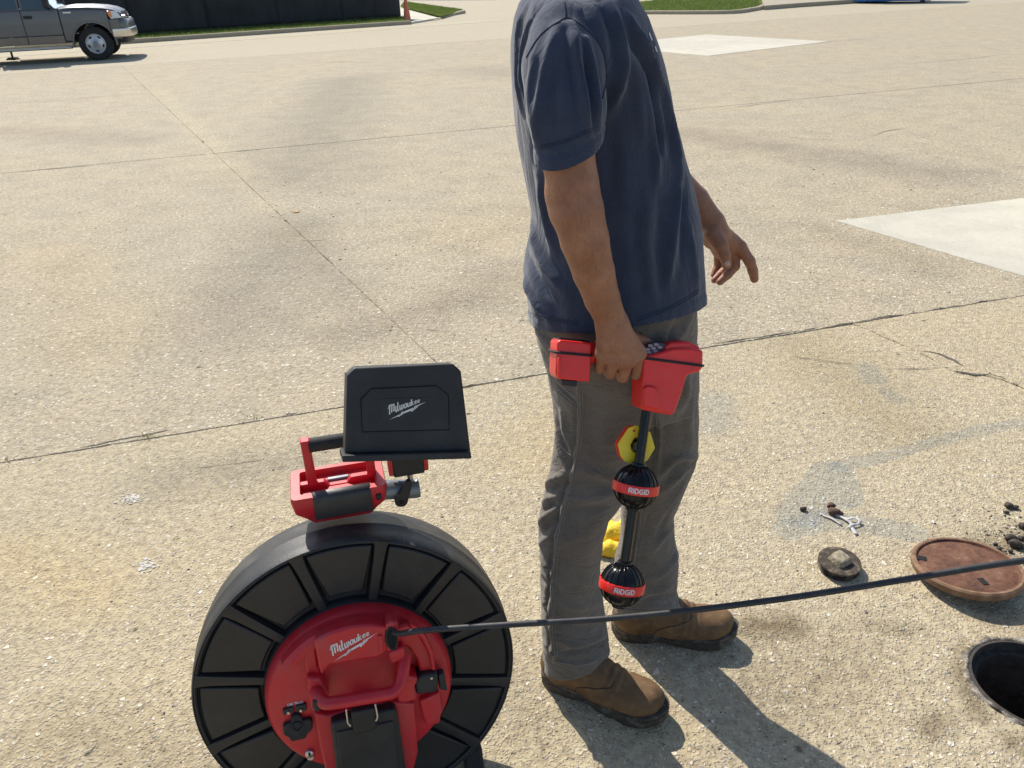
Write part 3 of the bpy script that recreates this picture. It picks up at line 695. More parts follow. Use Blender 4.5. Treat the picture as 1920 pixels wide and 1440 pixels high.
def sleeve(pts, rad, end, axis, L, seed):
    P = [np.asarray(p) for p in pts]
    f = Field(np.min(P, 0) - .1, np.max(P, 0) + .1, .004)
    for a, b, r0, r1 in zip(P[:-1], P[1:], rad[:-1], rad[1:]): f.cone(a, b, r0, r1, k=.02)
    V, F = f.mesh(); V = relax(V, F, 3)
    if L: V = folds(V, F, L, 1.5)
    N = vnormals(V, F); V = V + N * (.003 * nz(V, (15, 15, 5), seed) + .0015 * nz(V, (36, 36, 14), seed))[:, None]
    V = band(V, F, end, axis, .018, .0012)
    return cut(V, F, end, axis, lambda q: (q - end) @ axis > -.05)
sh_n = at(1062, 70, 1.262); sl_end = at(1064, 279, 1.19)
ax_n = nrm(np.cross(at(1007, 297, 1.19) - at(1112, 262, 1.19), np.array([0, 1.0, .28]))); ax_n = ax_n if ax_n[2] < 0 else -ax_n
NLs = [([(1046, 48), (1024, 127), (1010, 211), (1008, 270)], .006, .009), ([(1072, 46), (1086, 135), (1098, 200), (1104, 250)], .008, .007), ([(1064, 60), (1074, 140), (1084, 230)], -.006, .009), ([(1100, 75), (1113, 157), (1121, 240)], .007, .007), ([(1094, 90), (1106, 160), (1112, 240)], -.007, .006), ([(1035, 110), (1036, 180), (1042, 260)], -.004, .012), ([(1000, 110), (995, 180), (1004, 250)], .005, .008)]
nV, nF = sleeve([sh_n, at(1057, 130, 1.222), at(1060, 200, 1.20), at(1066, 325, 1.182)], [.055, .0575, .0555, .0475], sl_end, ax_n, NLs, 3)
sh_f = at(1138, 40, 1.578); el_f = at(1216, 300, 1.665); fe = sh_f + (el_f - sh_f) * .68
fV, fF = sleeve([sh_f, sh_f + (el_f - sh_f) * .4, sh_f + (el_f - sh_f) * .9], [.066, .062, .055], fe, nrm(el_f - sh_f), None, 8)
allV = np.vstack([SV2, nV, fV]); allF = [tuple(f) for f in SF2] + [tuple(i + len(SV2) for i in f) for f in nF] + [tuple(i + len(SV2) + len(nV) for i in f) for f in fF]
shirt = make('t_shirt', allV, allF, M_shirt, man, smooth=180, world_space=True, solid=.0022)
s_tree = BVHTree.FromPolygons(allV.tolist(), allF)
stitch([(987, 108), (1003, 80), (1020, 60), (1046, 42), (1066, 34), (1094, 51), (1118, 76), (1131, 104), (1136, 146), (1129, 186)], shirt, s_tree, M_seamd, .0009)
stitch([(1058, 2), (1061, 31)], shirt, s_tree, M_seamd, .0009)
for dy in (0, 5):
    stitch([(1013, 279 - dy), (1035, 274 - dy), (1065, 265 - dy), (1095, 252 - dy), (1112, 246 - dy)], shirt, s_tree, M_seamd, .0006)
    stitch([(1004, 589 - dy), (1040, 601 - dy), (1085, 609 - dy)], shirt, s_tree, M_seamd, .0006); stitch([(1195, 602 - dy), (1240, 586 - dy), (1280, 567 - dy), (1311, 547 - dy)], shirt, s_tree, M_seamd, .0006)
# pale chest print seen edge-on
M_print = pmat('pale_screen_print', (.55, .57, .60), .7, var=.1)
def decal(quadpx, tree, parent, mat, name, off_=.0012, nu=6, nv=3):
    a, b, c_, d = [np.asarray(q, float) for q in quadpx]; V = []; F = []; ok = True
    for i in range(nu + 1):
        for j in range(nv + 1):
            u, v = i / nu, j / nv; q = (a*(1-u)+b*u)*(1-v) + (d*(1-u)+c_*u)*v; h = shoot(tree, *q)
            if h is None: return
            V.append(h[0] + h[1] * off_)
    for i in range(nu):
        for j in range(nv):
            k = i*(nv+1)+j; F.append((k, k+nv+1, k+nv+2, k+1))
    make(name, V, F, mat, parent, world_space=True, smooth=180)
decal([(1216.5, 60), (1222.5, 75), (1221, 77), (1215.5, 64)], s_tree, shirt, M_print, 'chest_print')
decal([(1228, 86), (1231.5, 97), (1229.5, 98), (1226.5, 88)], s_tree, shirt, M_print, 'chest_print')

# ------------------------------------------------------------ body: head, neck, trunk, arms and hands, one skin
bf = Field((-.06, 1.10, .80), (.60, 1.76, 1.83), .0031)
xb = at(1110, 150, 1.425)[0]
bf.loft([(.84, xb + .06, 1.43, .085, .11), (.9, xb + .06, 1.425, .105, .125), (1.1, xb + .03, 1.425, .10, .125), (1.3, xb + .005, 1.428, .10, .135), (1.40, xb - .01, 1.43, .08, .12), (1.45, xb - .015, 1.43, .06, .07)], p=2.1)
nb = np.array([nk[0], 1.43, 1.46])
bf.cone(nb, nb + [.02, 0, .12], .058, .054, k=.03)
hc = nb + np.array([.045, .004, .235])
bf.ell(hc + [-.012, 0, .015], (.098, .076, .098), k=.03); bf.ell(hc + [.03, 0, -.045], (.066, .058, .075), k=.03)
bf.cone(hc + [.03, -.035, -.085], hc + [.075, -.008, -.095], .022, .02, k=.02); bf.cone(hc + [.03, .035, -.085], hc + [.075, .008, -.095], .022, .02, k=.02)
bf.cone(hc + [.088, 0, .005], hc + [.112, 0, -.032], .009, .013, k=.014); bf.cone(hc + [.072, -.03, .018], hc + [.072, .03, .018], .016, .016, k=.015)
for sg in (-1, 1):
    bf.ell(hc + [.086, sg * .031, -.002], (.012, .015, .010), op='c'); bf.ell(hc + [-.005, sg * .077, -.012], (.019, .008, .031), k=.006)
bf.cone(hc + [.094, -.018, -.062], hc + [.094, .018, -.062], .0085, .0085, k=.01)
def arm(P, rr, k=.004):
    for a, b, r0, r1 in zip(P[:-1], P[1:], rr[:-1], rr[1:]): bf.cone(a, b, r0, r1, k=k)
# near arm hanging, hand closed round the handle
bf.cone([xb - .01, 1.36, 1.37], at(1060, 110, 1.235), .05, .046, k=.03)
arm([at(1060, 112, 1.235), at(1058, 190, 1.205), at(1064, 290, 1.187), at(1074, 345, 1.178)], [.046, .0425, .0405, .0392])
arm([at(1074, 345, 1.178), at(1083, 395, 1.172), at(1096, 450, 1.172), at(1113, 510, 1.178), at(1129, 560, 1.188), at(1144, 596, 1.196)], [.0392, .0400, .0380, .0335, .0292, .0262])
bf.cone(at(1047, 368, 1.19), at(1056, 396, 1.186), .014, .013, k=.03)
W = at(1146, 602, 1.196)
kn = {'i': at(1195, 662, 1.203), 'm': at(1178, 673, 1.19), 'r': at(1154, 671, 1.188), 'p': at(1131, 664, 1.194)}
for k_, w_ in (('i', .0165), ('m', .0165), ('r', .016), ('p', .0145)):
    bf.cone(W + (kn[k_] - W) * .12, kn[k_], .0215, w_, k=.012)
bf.cone(W + (kn['m'] - W) * .2, (kn['m'] + kn['r']) / 2, .022, .017, k=.012)
for k_, dp, r_ in (('i', (1193, 702, 1.212), .0098), ('m', (1167, 707, 1.200), .0102), ('r', (1144, 701, 1.200), .0097), ('p', (1124, 692, 1.204), .0086)):
    b = at(*dp); m = b + np.array([0, .034, .006]); t_ = m + np.array([0, .006, .026])
    bf.cone(kn[k_], b, r_ * 1.12, r_ * 1.06, k=.0016); bf.cone(b, m, r_ * 1.06, r_ * .95, k=.0012); bf.cone(m, t_, r_ * .95, r_ * .82, k=.001)
    bf.ell(kn[k_] + np.array([0, -.004, .002]), (.0125, .0105, .0105), k=.008)
th = [at(1160, 622, 1.215), at(1182, 634, 1.246), at(1203, 640, 1.253), at(1216, 643, 1.252)]
arm(th, [.0165, .0135, .0115, .0085], k=.006)
for a, b in ((at(1150, 602, 1.174), at(1174, 662, 1.170)), (at(1146, 606, 1.174), at(1153, 660, 1.168)), (at(1104, 470, 1.138), at(1122, 520, 1.150)), (at(1122, 520, 1.150), at(1140, 585, 1.170)), (at(1088, 430, 1.136), at(1112, 475, 1.140)), (at(1158, 604, 1.180), at(1190, 652, 1.184)), (at(1138, 610, 1.178), at(1132, 652, 1.178))):   # tendons and veins
    bf.cone(a, b, .003, .0035, k=.008)
# far arm, hand half open and pointing down
bf.cone([xb + .02, 1.5, 1.37], sh_f + [0, -.01, -.04], .05, .045, k=.03)
arm([sh_f + [0, -.01, -.04], (sh_f + el_f) / 2, el_f], [.046, .044, .04])
arm([el_f, at(1262, 345, 1.66), at(1300, 378, 1.645), at(1334, 416, 1.63)], [.041, .04, .034, .0265])
D = lambda x, y, f: at(1250 + x / 6.26, 320 + y / 6.26, f)
Wf = D(535, 630, 1.63)
bf.cone(Wf, D(560, 770, 1.622), .026, .028, k=.012); bf.cone(D(600, 720, 1.628), D(760, 850, 1.64), .022, .021, k=.014); bf.cone(D(560, 760, 1.632), D(640, 930, 1.65), .024, .021, k=.014); bf.cone(D(640, 800, 1.64), D(740, 950, 1.655), .021, .018, k=.012)
arm([D(540, 740, 1.605), D(630, 870, 1.59), D(675, 985, 1.585), D(708, 1100, 1.583)], [.0195, .0155, .0125, .0105], k=.006)
arm([D(760, 830, 1.638), D(860, 890, 1.634), D(975, 1065, 1.628), D(1010, 1170, 1.628), D(1030, 1270, 1.63)], [.0165, .0138, .0118, .0108, .0098], k=.005)
arm([D(730, 930, 1.652), D(795, 1020, 1.648), D(800, 1120, 1.64), D(715, 1220, 1.628), D(625, 1305, 1.622)], [.0155, .013, .0115, .0102, .0085], k=.004)
arm([D(680, 960, 1.672), D(720, 1070, 1.67), D(700, 1150, 1.665), D(630, 1220, 1.652), D(560, 1285, 1.645)], [.0145, .012, .011, .0095, .008], k=.003)
arm([D(610, 950, 1.688), D(610, 1050, 1.69), D(605, 1120, 1.69), D(580, 1170, 1.685), D(552, 1225, 1.68)], [.013, .0108, .0098, .0088, .0075], k=.003)
BV, BF = bf.mesh(); BV = relax(BV, BF, 2, .4)
body = make('body', BV, BF, M_skin, man, smooth=180, world_space=True)
M_nail = pmat('fingernail', (.55, .36, .30), .35, var=.05)
b_tree = bvh(BV, BF)
for q, rr in (((708, 1092), (.0065, .0028, .0075)),):
    h = shoot(b_tree, 1250 + q[0] / 6.26, 320 + q[1] / 6.26)
    if h is not None:
        f = Field(h[0] - .015, h[0] + .015, .001); z_ = nrm(D(715, 1115, 1.583) - D(680, 1010, 1.585)); x_ = nrm(np.cross(h[1], z_)); y_ = np.cross(z_, x_)
        f.ell(h[0] - h[1] * .0012, rr, R=np.array([x_, y_, z_])); v_, f_ = f.mesh(); make('fingernail', v_, f_, M_nail, body, smooth=180, world_space=True)
# hair and eyes above the frame
hf = Field(hc - .15, hc + .15, .004); hf.ell(hc + [-.014, 0, .018], (.104, .083, .104), k=.0)
hf.add(lambda x, y, z: (hc[2] + .005 + np.maximum(0, (x - hc[0]) * 1.05) - np.maximum(0, (hc[0] - x) * .6)) - z, hc - .15, hc + .15, op='u') if False else None
hv, hF = hf.mesh(); keep = lambda p: p[2] > hc[2] - .01 + max(0, (p[0] - hc[0]) * 1.0) - max(0, (hc[0] - p[0]) * .6)
hF = [tuple(f) for f in hF if all(keep(hv[i]) for i in f)]
hv = hv + vnormals(hv, np.array(hF)) * (.003 * nz(hv, (60, 60, 60)))[:, None]
make('hair', hv, hF, pmat('dark_hair', (.03, .02, .013), .7, var=.4, vscale=120, bump=.8, bscale=300), man, smooth=180, world_space=True)
M_eye = pmat('eye_white', (.75, .72, .68), .2, var=.02)
for sg in (-1, 1):
    e = MB(); e.lathe([(.0001, -.009), (.006, -.0068), (.009, 0), (.006, .0068), (.0001, .009)], 14, c=hc + [.074, sg * .031, -.002]); e.obj('eye', M_eye, body, world_space=True, smooth=180)

# ------------------------------------------------------------ boots
def boot_mat():
    s = NT('brown_oiled_leather'); p = s.obj()
    c = s.ramp(s.noise(p, 16, 6, .65), [(.3, (.085, .042, .016)), (.55, (.15, .079, .03)), (.8, (.23, .135, .06))])
    c = s.mix(s.math('MULTIPLY', s.ramp(s.noise(p, 55, 5, .7), [(.5, 0.0), (.75, 1.0)]), .45), c, (.28, .18, .09))
    s.l(c, s.b.inputs['Base Color']); s.set(s.b, Roughness=.7); s.l(s.bump(s.noise(p, 150, 5, .65), .35, .0015), s.b.inputs['Normal']); return s.m
M_boot = boot_mat()
M_sole = pmat('dark_brown_rubber_sole', (.052, .04, .03), .8, var=.3, vscale=60, dust=.45, dscale=30, bump=.4, bscale=180)
M_bst = pmat('boot_stitching', (.06, .035, .02), .8)
def boot(heel, toe):
    d = nrm(np.append(np.asarray(toe) - np.asarray(heel), 0)); L = .308; zs = .036; y = np.cross([0, 0, 1], d)
    Rm = np.array([d, y, [0, 0, 1]]); o = np.append(np.asarray(heel), 0)
    w = lambda p: o + np.asarray(p) @ Rm
    def outline(e, n=44):
        prof = [(0.0, .0), (.012, .026), (.035, .037), (.08, .037), (.13, .036), (.18, .042), (.225, .049), (.262, .046), (.288, .034), (.303, .016), (.308, 0)]
        S = np.array(prof); t = np.linspace(0, 1, n // 2 + 1); u = np.interp(t, np.linspace(0, 1, len(S)), S[:, 0]); v = np.interp(t, np.linspace(0, 1, len(S)), S[:, 1])
        top = [(a, b) for a, b in zip(u, v)]; q = np.array(top + [(a, -b) for a, b in top[-2:0:-1]]); c_ = np.array([.155, 0])
        dv = q - c_; ln = np.linalg.norm(dv, axis=1)[:, None]; return q + dv / ln * e
    mb = MB()
    lift = lambda x: .0 if x < .095 else (.012 if x < .135 else 0.0)     # arch gap behind the heel block
    spring = lambda x: .018 * max(0, (x - .22) / .088)**2
    rings = []
    for z, e in ((0, .000), (.004, .005), (.020, .006), (.024, .006), (.0255, .0025), (.0275, .0065), (.036, .0065), (.0385, .001)):
        rings.append([tuple(w((x, y_, z + (lift(x) if z < .005 else 0) + spring(x)))) for x, y_ in outline(e)])
    mb.loft(rings)
    sole = mb.obj('boot_sole', M_sole, man, world_space=True, smooth=40)
    f = Field(np.array([-.03, -.08, .015]), np.array([.34, .08, .26]), .003)
    f.ell((.045, 0, .055), (.047, .037, .06)); f.cone((.05, 0, .07), (.062, 0, .23), .043, .047, k=.02); f.cone((.075, 0, .09), (.165, 0, .062), .045, .04, k=.03)
    f.ell((.165, 0, .045), (.09, .045, .045), k=.03); f.ell((.238, 0, .048), (.062, .047, .04), k=.025); f.cone((.12, -.004, .11), (.19, 0, .075), .022, .018, k=.03)
    v, F = f.mesh(); v[:, 2] += np.array([spring(a) for a in v[:, 0]]); v[:, 2] = np.maximum(v[:, 2], .033 + np.array([spring(a) for a in v[:, 0]])); v = relax(v, F, 2)
    N = vnormals(v, F)
    cre = sum(.003 * np.exp(-((v[:, 0] - c0 - .12 * np.abs(v[:, 1]) - (v[:, 2] - .09) * .3) / .006)**2) * (v[:, 2] > .05) for c0 in (.165, .185, .202)) - .0015
    v = v + N * (-cre + .0012 * nz(v, (45, 45, 45)))[:, None]
    up = make('boot_upper', w(v), F, M_boot, man, world_space=True, smooth=180)
    tr = bvh(w(v), F)
    # curved vamp seam on the outer side
    pth = spline([(.10, -.09, .035), (.105, -.09, .062), (.125, -.09, .080), (.16, -.09, .092), (.185, -.06, .098), (.19, -.03, .102)], 8); P = []
    for q in pth:
        a = w(q); h = tr.ray_cast(Vector(a), Vector((w((q[0], 0, q[2] * .75)) - a)).normalized())
        if h[0] is not None: P.append(np.array(h[0]) + np.array(h[1]) * .0004)
    if len(P) > 3: MB().tube(P, .0013, 6).obj('vamp_seam', M_bst, up, world_space=True, smooth=180)
h1, t1 = gnd(1020, 1266)[:2], gnd(1218, 1343)[:2]
h2, t2 = gnd(1150, 1183)[:2], gnd(1378, 1198)[:2]
boot(h1, h1 + nrm(t1 - h1) * .3); boot(h2, h2 + nrm(t2 - h2) * .3)
# ------------------------------------------------------------ lettering from pen strokes
GL = {  # x-advance, strokes (polyline, pen width); cap height 1
 'M': (1.02, [([(-.26, .60), (.02, 1.0)], .07), ([(.06, 1.0), (.06, 0)], .17), ([(.08, .72), (.28, .98), (.37, .97)], .08), ([(.42, .98), (.42, .12)], .17), ([(.44, .72), (.64, .98), (.73, .97)], .08), ([(.79, .98), (.79, .2), (.9, .22)], .17)]),
 'i': (.34, [([(.08, .68), (.08, .14), (.16, .04), (.3, .12)], .16)]),
 'l': (.36, [([(.08, 1.08), (.08, .14), (.16, .04), (.3, .12)], .16)]),
 'w': (.80, [([(.04, .62), (.08, .66), (.1, .14), (.2, .04), (.36, .14)], .15), ([(.4, .66), (.4, .14), (.5, .04), (.66, .2), (.68, .5), (.6, .66)], .14)]),
 'a': (.58, [([(.42, .58), (.26, .66), (.1, .5), (.08, .2), (.18, .04), (.34, .12), (.42, .3)], .13), ([(.44, .66), (.44, .14), (.54, .05)], .15)]),
 'u': (.62, [([(.06, .66), (.08, .14), (.2, .04), (.36, .16)], .15), ([(.44, .66), (.44, .14), (.56, .05)], .15)]),
 'k': (.58, [([(.08, 1.08), (.08, 0)], .16), ([(.1, .3), (.42, .66)], .1), ([(.2, .38), (.34, .08), (.5, .08)], .13)]),
 'e': (.52, [([(.1, .3), (.38, .42), (.36, .62), (.22, .66), (.1, .5), (.08, .2), (.2, .04), (.44, .16)], .13)]),
 'R': (.86, [([(.08, 0), (.08, 1)], .2), ([(.08, .94), (.55, .94), (.68, .82), (.68, .62), (.55, .5), (.2, .5)], .17), ([(.4, .5), (.7, 0)], .2)]),
 'I': (.36, [([(.12, 0), (.12, .68)], .2), ([(.12, .8), (.12, 1.0)], .2)]),
 'D': (.92, [([(.1, 0), (.1, 1)], .2), ([(.1, .92), (.5, .92), (.72, .7), (.72, .3), (.5, .08), (.1, .08)], .17)]),
 'G': (.9, [([(.72, .92), (.3, .92), (.1, .7), (.1, .3), (.3, .08), (.7, .08), (.7, .5), (.45, .5)], .18)]),
 '1': (.4, [([(.05, .75), (.22, 1.0), (.22, 0)], .16)]), '8': (.66, [([(.3, .52), (.1, .7), (.15, .95), (.45, .95), (.5, .7), (.3, .52), (.06, .28), (.14, .05), (.46, .05), (.54, .28), (.3, .52)], .14)]),
 'L': (.6, [([(.1, 1), (.1, .08), (.5, .08)], .16)]), 'N': (.8, [([(.1, 0), (.1, 1)], .15), ([(.1, 1), (.6, 0)], .15), ([(.6, 0), (.6, 1)], .15)]),
 'E': (.6, [([(.5, .93), (.1, .93), (.1, .07), (.5, .07)], .15), ([(.1, .5), (.42, .5)], .14)]), 'T': (.66, [([(.0, .93), (.6, .93)], .15), ([(.3, .93), (.3, 0)], .15)]),
 'A': (.75, [([(.02, 0), (.32, 1), (.62, 0)], .15), ([(.16, .35), (.5, .35)], .13)]), 'C': (.7, [([(.6, .85), (.4, .95), (.15, .8), (.08, .5), (.15, .2), (.4, .05), (.6, .15)], .15)]),
 ' ': (.4, [])}
def strokes(text, mapf, mb, gap=0.0):
    x = 0.0
    for ch in text:
        adv, st = GL[ch]
        for pl, w in st:
            P = np.array(pl, float); n = len(P); P[:, 0] += x; T = np.gradient(P, axis=0) if n > 2 else np.repeat([P[1] - P[0]], 2, 0)
            T = T / (np.linalg.norm(T, axis=1)[:, None] + 1e-9); N = np.stack([-T[:, 1], T[:, 0]], 1) * w / 2
            N = N * 1.22; V = [mapf(*q) for q in P + N] + [mapf(*q) for q in P - N]; mb.add(V, [(i, i + n, i + 1 + n, i + 1) for i in range(n - 1)])
        x += adv + gap
    return x
def script_logo(mapf, width, mb):
    """rising script wordmark with a lightning stroke below it; mapf(u, v) in metres"""
    tot = sum(GL[c][0] for c in 'Milwaukee'); k = width / tot
    def mp(x, y):
        s_ = 1.28 - .72 * x / tot; return mapf(k * x, k * (x * .40 + y * s_ * 1.35 + .45))
    strokes('Milwaukee', mp, mb)
    B = [[(0.0, -.45), (2.05, .62), (1.9, .30)], [(1.55, .12), (2.25, 1.0), (2.75, .80), (1.62, .02)], [(2.0, .42), (2.2, .84), (4.4, 1.74), (4.2, 1.28)], [(3.75, .98), (4.45, 2.0), (4.95, 1.78), (3.9, .92)], [(4.4, 1.60), (4.5, 1.92), (6.4, 2.66)]]
    for q in B: mb.add([mapf(k * a, k * b) for a, b in q], [tuple(range(len(q)))[::-1]])

M_redm = pmat('red_moulded_plastic', (.54, .016, .026), .42, var=.1, vscale=12, dust=.4, dustcol=(.30, .13, .11), dscale=18, bump=.2, bscale=420, scratch=.5)
M_redr = pmat('bright_red_plastic', (.78, .022, .018), .34, var=.06, vscale=14, dust=.25, dustcol=(.42, .16, .13), dscale=30, bump=.12, bscale=400, scratch=.45)
M_blk = pmat('black_textured_plastic', (.014, .0145, .016), .55, var=.3, vscale=20, dust=.22, dustcol=(.07, .068, .065), dscale=18, bump=.3, bscale=700, scratch=.4)
M_drum = pmat('black_rotomoulded_drum', (.0155, .0155, .0165), .44, var=.3, vscale=9, dust=.24, dustcol=(.07, .067, .06), dscale=9, bump=.5, bscale=480, scratch=.8)
M_tread = pmat('dusty_sunlit_drum_tread', (.024, .024, .025), .5, var=.3, vscale=14, dust=.6, dustcol=(.15, .14, .125), dscale=7, bump=.6, bscale=450, scratch=.8)  # same plastic as the drum; paler dust paints in sunlight on the tread
M_gls = pmat('gloss_black_plastic', (.007, .007, .008), .16, var=.1, vscale=30, rvar=.04, coat=0, spec=.32, dust=.05, dustcol=(.08, .075, .07), dscale=50)
M_rub = pmat('black_rubber', (.016, .016, .017), .75, var=.3, vscale=40, dust=.2, dustcol=(.12, .11, .1), dscale=30)
M_grip = pmat('dark_grey_grip', (.03, .03, .032), .5, var=.2, vscale=30, dust=.15, dustcol=(.12, .12, .12))
M_alu = pmat('brushed_metal', (.55, .54, .52), .35, metal=1.0, var=.15, vscale=40)
M_gun = pmat('grey_painted_metal', (.19, .20, .215), .38, metal=.3, var=.2, vscale=25, dust=.2)
M_ink = pmat('white_ink', (.72, .71, .68), .6, var=.05)
M_yel = pmat('yellow_plastic', (.85, .62, .02), .4, var=.08, vscale=30, dust=.12, dustcol=(.35, .26, .08), dscale=40)
M_dark = pmat('dark_cavity', (.006, .006, .006), .9, var=.1)
M_key = pmat('mauve_key_panel', (.06, .035, .06), .5)
M_keyb = pmat('pale_keys', (.30, .24, .28), .5)
M_badge = pmat('silver_badge', (.6, .6, .6), .3, metal=.9)

# ------------------------------------------------------------ pipe locator held in the hand
b1_, b2_ = at(1192, 912, 1.155), at(1166, 1095, 1.085)
Zl = nrm(b1_ - b2_); hx = nrm(at(1268, 668, 1.245) - at(1078, 656, 1.222)); Xl = nrm(hx - Zl * hx.dot(Zl)); Yl = np.cross(Zl, Xl)
O_l = on_plane(1160, 662, b1_, np.cross(nrm(b1_ - b2_), nrm(at(1268, 668, 1.245) - at(1078, 656, 1.222))))
loc = thing('pipe_locator', O_l, frame_rot(Xl, Yl, Zl), label='bright red hand-held pipe locator with black rod and two ball antennas in a fist', cat='locator')
Rl = np.array([Xl, Yl, Zl])
tl = lambda P: (np.asarray(P) - O_l) @ Rl.T
def LP(px, py, y): return tl(on_plane(px, py, O_l + Yl * y, Yl))
def lpoly(px, y): return [(p[0], p[2]) for p in (LP(a, b, y) for a, b in px)]
yf, yb = -.036, .026
head = MB(); hp = lpoly([(1204, 672), (1214, 667), (1240, 660), (1262, 653), (1300, 652), (1319, 657), (1319, 690), (1310, 698), (1289, 703), (1278, 740), (1266, 774), (1258, 779), (1204, 769), (1205, 735), (1206, 700)], yf)
head.prism(hp, yf, yb, axis=1); ho = head.obj('display_head', M_redr, loc, bevel=.006, seg=3)
rim = MB(); rp = lpoly([(1250, 650), (1262, 642), (1296, 641), (1316, 650), (1318, 660), (1250, 660)], yf)
rim.prism(rp, yf + .008, yb - .006, axis=1); rim.obj('display_hood', M_redr, ho, bevel=.004, seg=3)
g_ = MB(); g_.prism(lpoly([(1205, 727), (1212, 722), (1226, 724), (1234, 734), (1235, 768), (1206, 763)], yf), yf - .006, yf + .004, axis=1, shrink=.0); g_.obj('raised_rib', M_redr, ho, bevel=.003)
tailp = lpoly([(1046, 642), (1052, 637), (1110, 643), (1112, 650), (1107, 717), (1046, 711), (1043, 700)], yf)
tail = MB(); tail.prism(tailp, yf + .004, yb - .004, axis=1); ta = tail.obj('battery_housing', M_redr, loc, bevel=.007, seg=3)
cp = MB(); cp.prism(lpoly([(1051, 634), (1109, 640), (1109, 646), (1051, 641)], yf), yf + .010, yb - .010, axis=1); cp.obj('battery_cap', M_gls, ta, bevel=.002)
cb = MB(); cb.prism(lpoly([(1056, 712), (1086, 715), (1085, 727), (1056, 723)], yf), yf + .010, yb - .010, axis=1); cb.obj('battery_foot', M_blk, ta, bevel=.002)
rb = MB(); rb.prism(lpoly([(1046, 670), (1051, 670), (1050, 710), (1046, 709)], yf), yf - .002, yf + .01, axis=1); rb.obj('housing_rib', M_redr, ta, bevel=.0015)
# rubber seal running round both blocks
def seal(pA, pB, parent):
    a, b = LP(*pA, yf), LP(*pB, yf); P = []
    for x, y in rrect(a[0] - .0015, yf + (.004 if parent is ta else 0) - .0015, b[0] + .0015, yb - (.004 if parent is ta else 0) + .0015, .009): P.append((x, y, a[2] + (b[2] - a[2]) * (x - a[0]) / (b[0] - a[0])))
    P.append(P[0]); P.append(P[1]); MB().tube(P, .0024, 8, cap=False).obj('rubber_seal', M_rub, parent, smooth=180)
seal((1044, 661), (1111, 667), ta); seal((1206, 671), (1319, 686), ho)
ha, hb = LP(1105, 661, -.010), LP(1215, 668, -.010)
MB().tube([ha + (hb - ha) * t for t in np.linspace(-.1, 1.1, 9)], .0148, 16, flat=1.25).obj('handle', M_redr, loc, smooth=60)
kp = MB(); ky = yf + .012
kp.prism(lpoly([(1205, 672), (1210, 659), (1216, 648), (1225, 641), (1243, 643), (1262, 650), (1262, 672)], ky), ky, ky + .03, axis=1); kpo = kp.obj('keypad', M_key, loc, bevel=.002)
for bx_, by_ in ((1219, 648), (1230, 646), (1214, 655), (1225, 653), (1237, 651), (1217, 661), (1229, 659)):
    a = LP(bx_, by_, ky); q = MB(); q.prism(ellipse(a[0], a[2], .0046, .0027, 12), ky - .0016, ky + .002, axis=1); q.obj('key_button', M_keyb, kpo, smooth=50)
# rod, balls, bands
s3 = tl(b2_); s0 = tl(b1_) + (tl(b1_) - s3) * .85
MB().tube([s0 + (s3 - s0) * t for t in np.linspace(0, 1, 12)], .0092, 20).obj('antenna_rod', M_gls, loc, smooth=60)
for c_ in (b1_, b2_):
    c_ = tl(c_); Rb = .0402
    ball = MB(); ball.lathe([(max(.0001, Rb * math.sin(t)), Rb * math.cos(t)) for t in np.linspace(0, math.pi, 33)], 56, c=c_); bo = ball.obj('ball_antenna', M_gls, loc, smooth=180)
    rbs = MB()
    for i in range(20):
        a = 2 * math.pi * i / 20; rbs.tube([c_ + np.array([(Rb + .0005) * math.sin(t) * math.cos(a), (Rb + .0005) * math.sin(t) * math.sin(a), (Rb + .0005) * math.cos(t)]) for t in np.linspace(.3, math.pi - .3, 22)], .0011, 6)
    rbs.obj('ball_ribs', M_gls, bo, smooth=180)
    bd = MB(); bd.lathe([(Rb - .002, -.0085), (Rb + .0018, -.0085), (Rb + .0022, -.0075), (Rb + .0022, .0075), (Rb + .0018, .0085), (Rb - .002, .0085)], 72, c=c_); band_ = bd.obj('red_band', M_redr, bo, smooth=50)
    vdir = nrm((np.array([0, 0, CAM_H]) - O_l - np.asarray(c_) @ Rl) @ Rl.T); a0 = math.atan2(vdir[1], vdir[0]) + .16
    tot = sum(GL[c][0] for c in 'RIDGID') - .2; kk = .0345 / tot
    def mp(x, y, c_=c_, a0=a0, kk=kk, tot=tot):
        a = a0 + (x - tot / 2) * kk / Rb; return (c_[0] + (Rb + .0026) * math.cos(a), c_[1] + (Rb + .0026) * math.sin(a), c_[2] + (y - .5) * .0092)
    tx = MB(); strokes('RIDGID', mp, tx); tx.obj('band_lettering', M_ink, band_)
    for z_ in (-Rb, Rb):
        nk_ = MB(); nk_.lathe([(.0125, z_ - .004), (.0135, z_ - .002), (.0135, z_ + .002), (.0125, z_ + .004)], 24, cap=True, c=c_); nk_.obj('ball_collar', M_gls, bo, smooth=50)
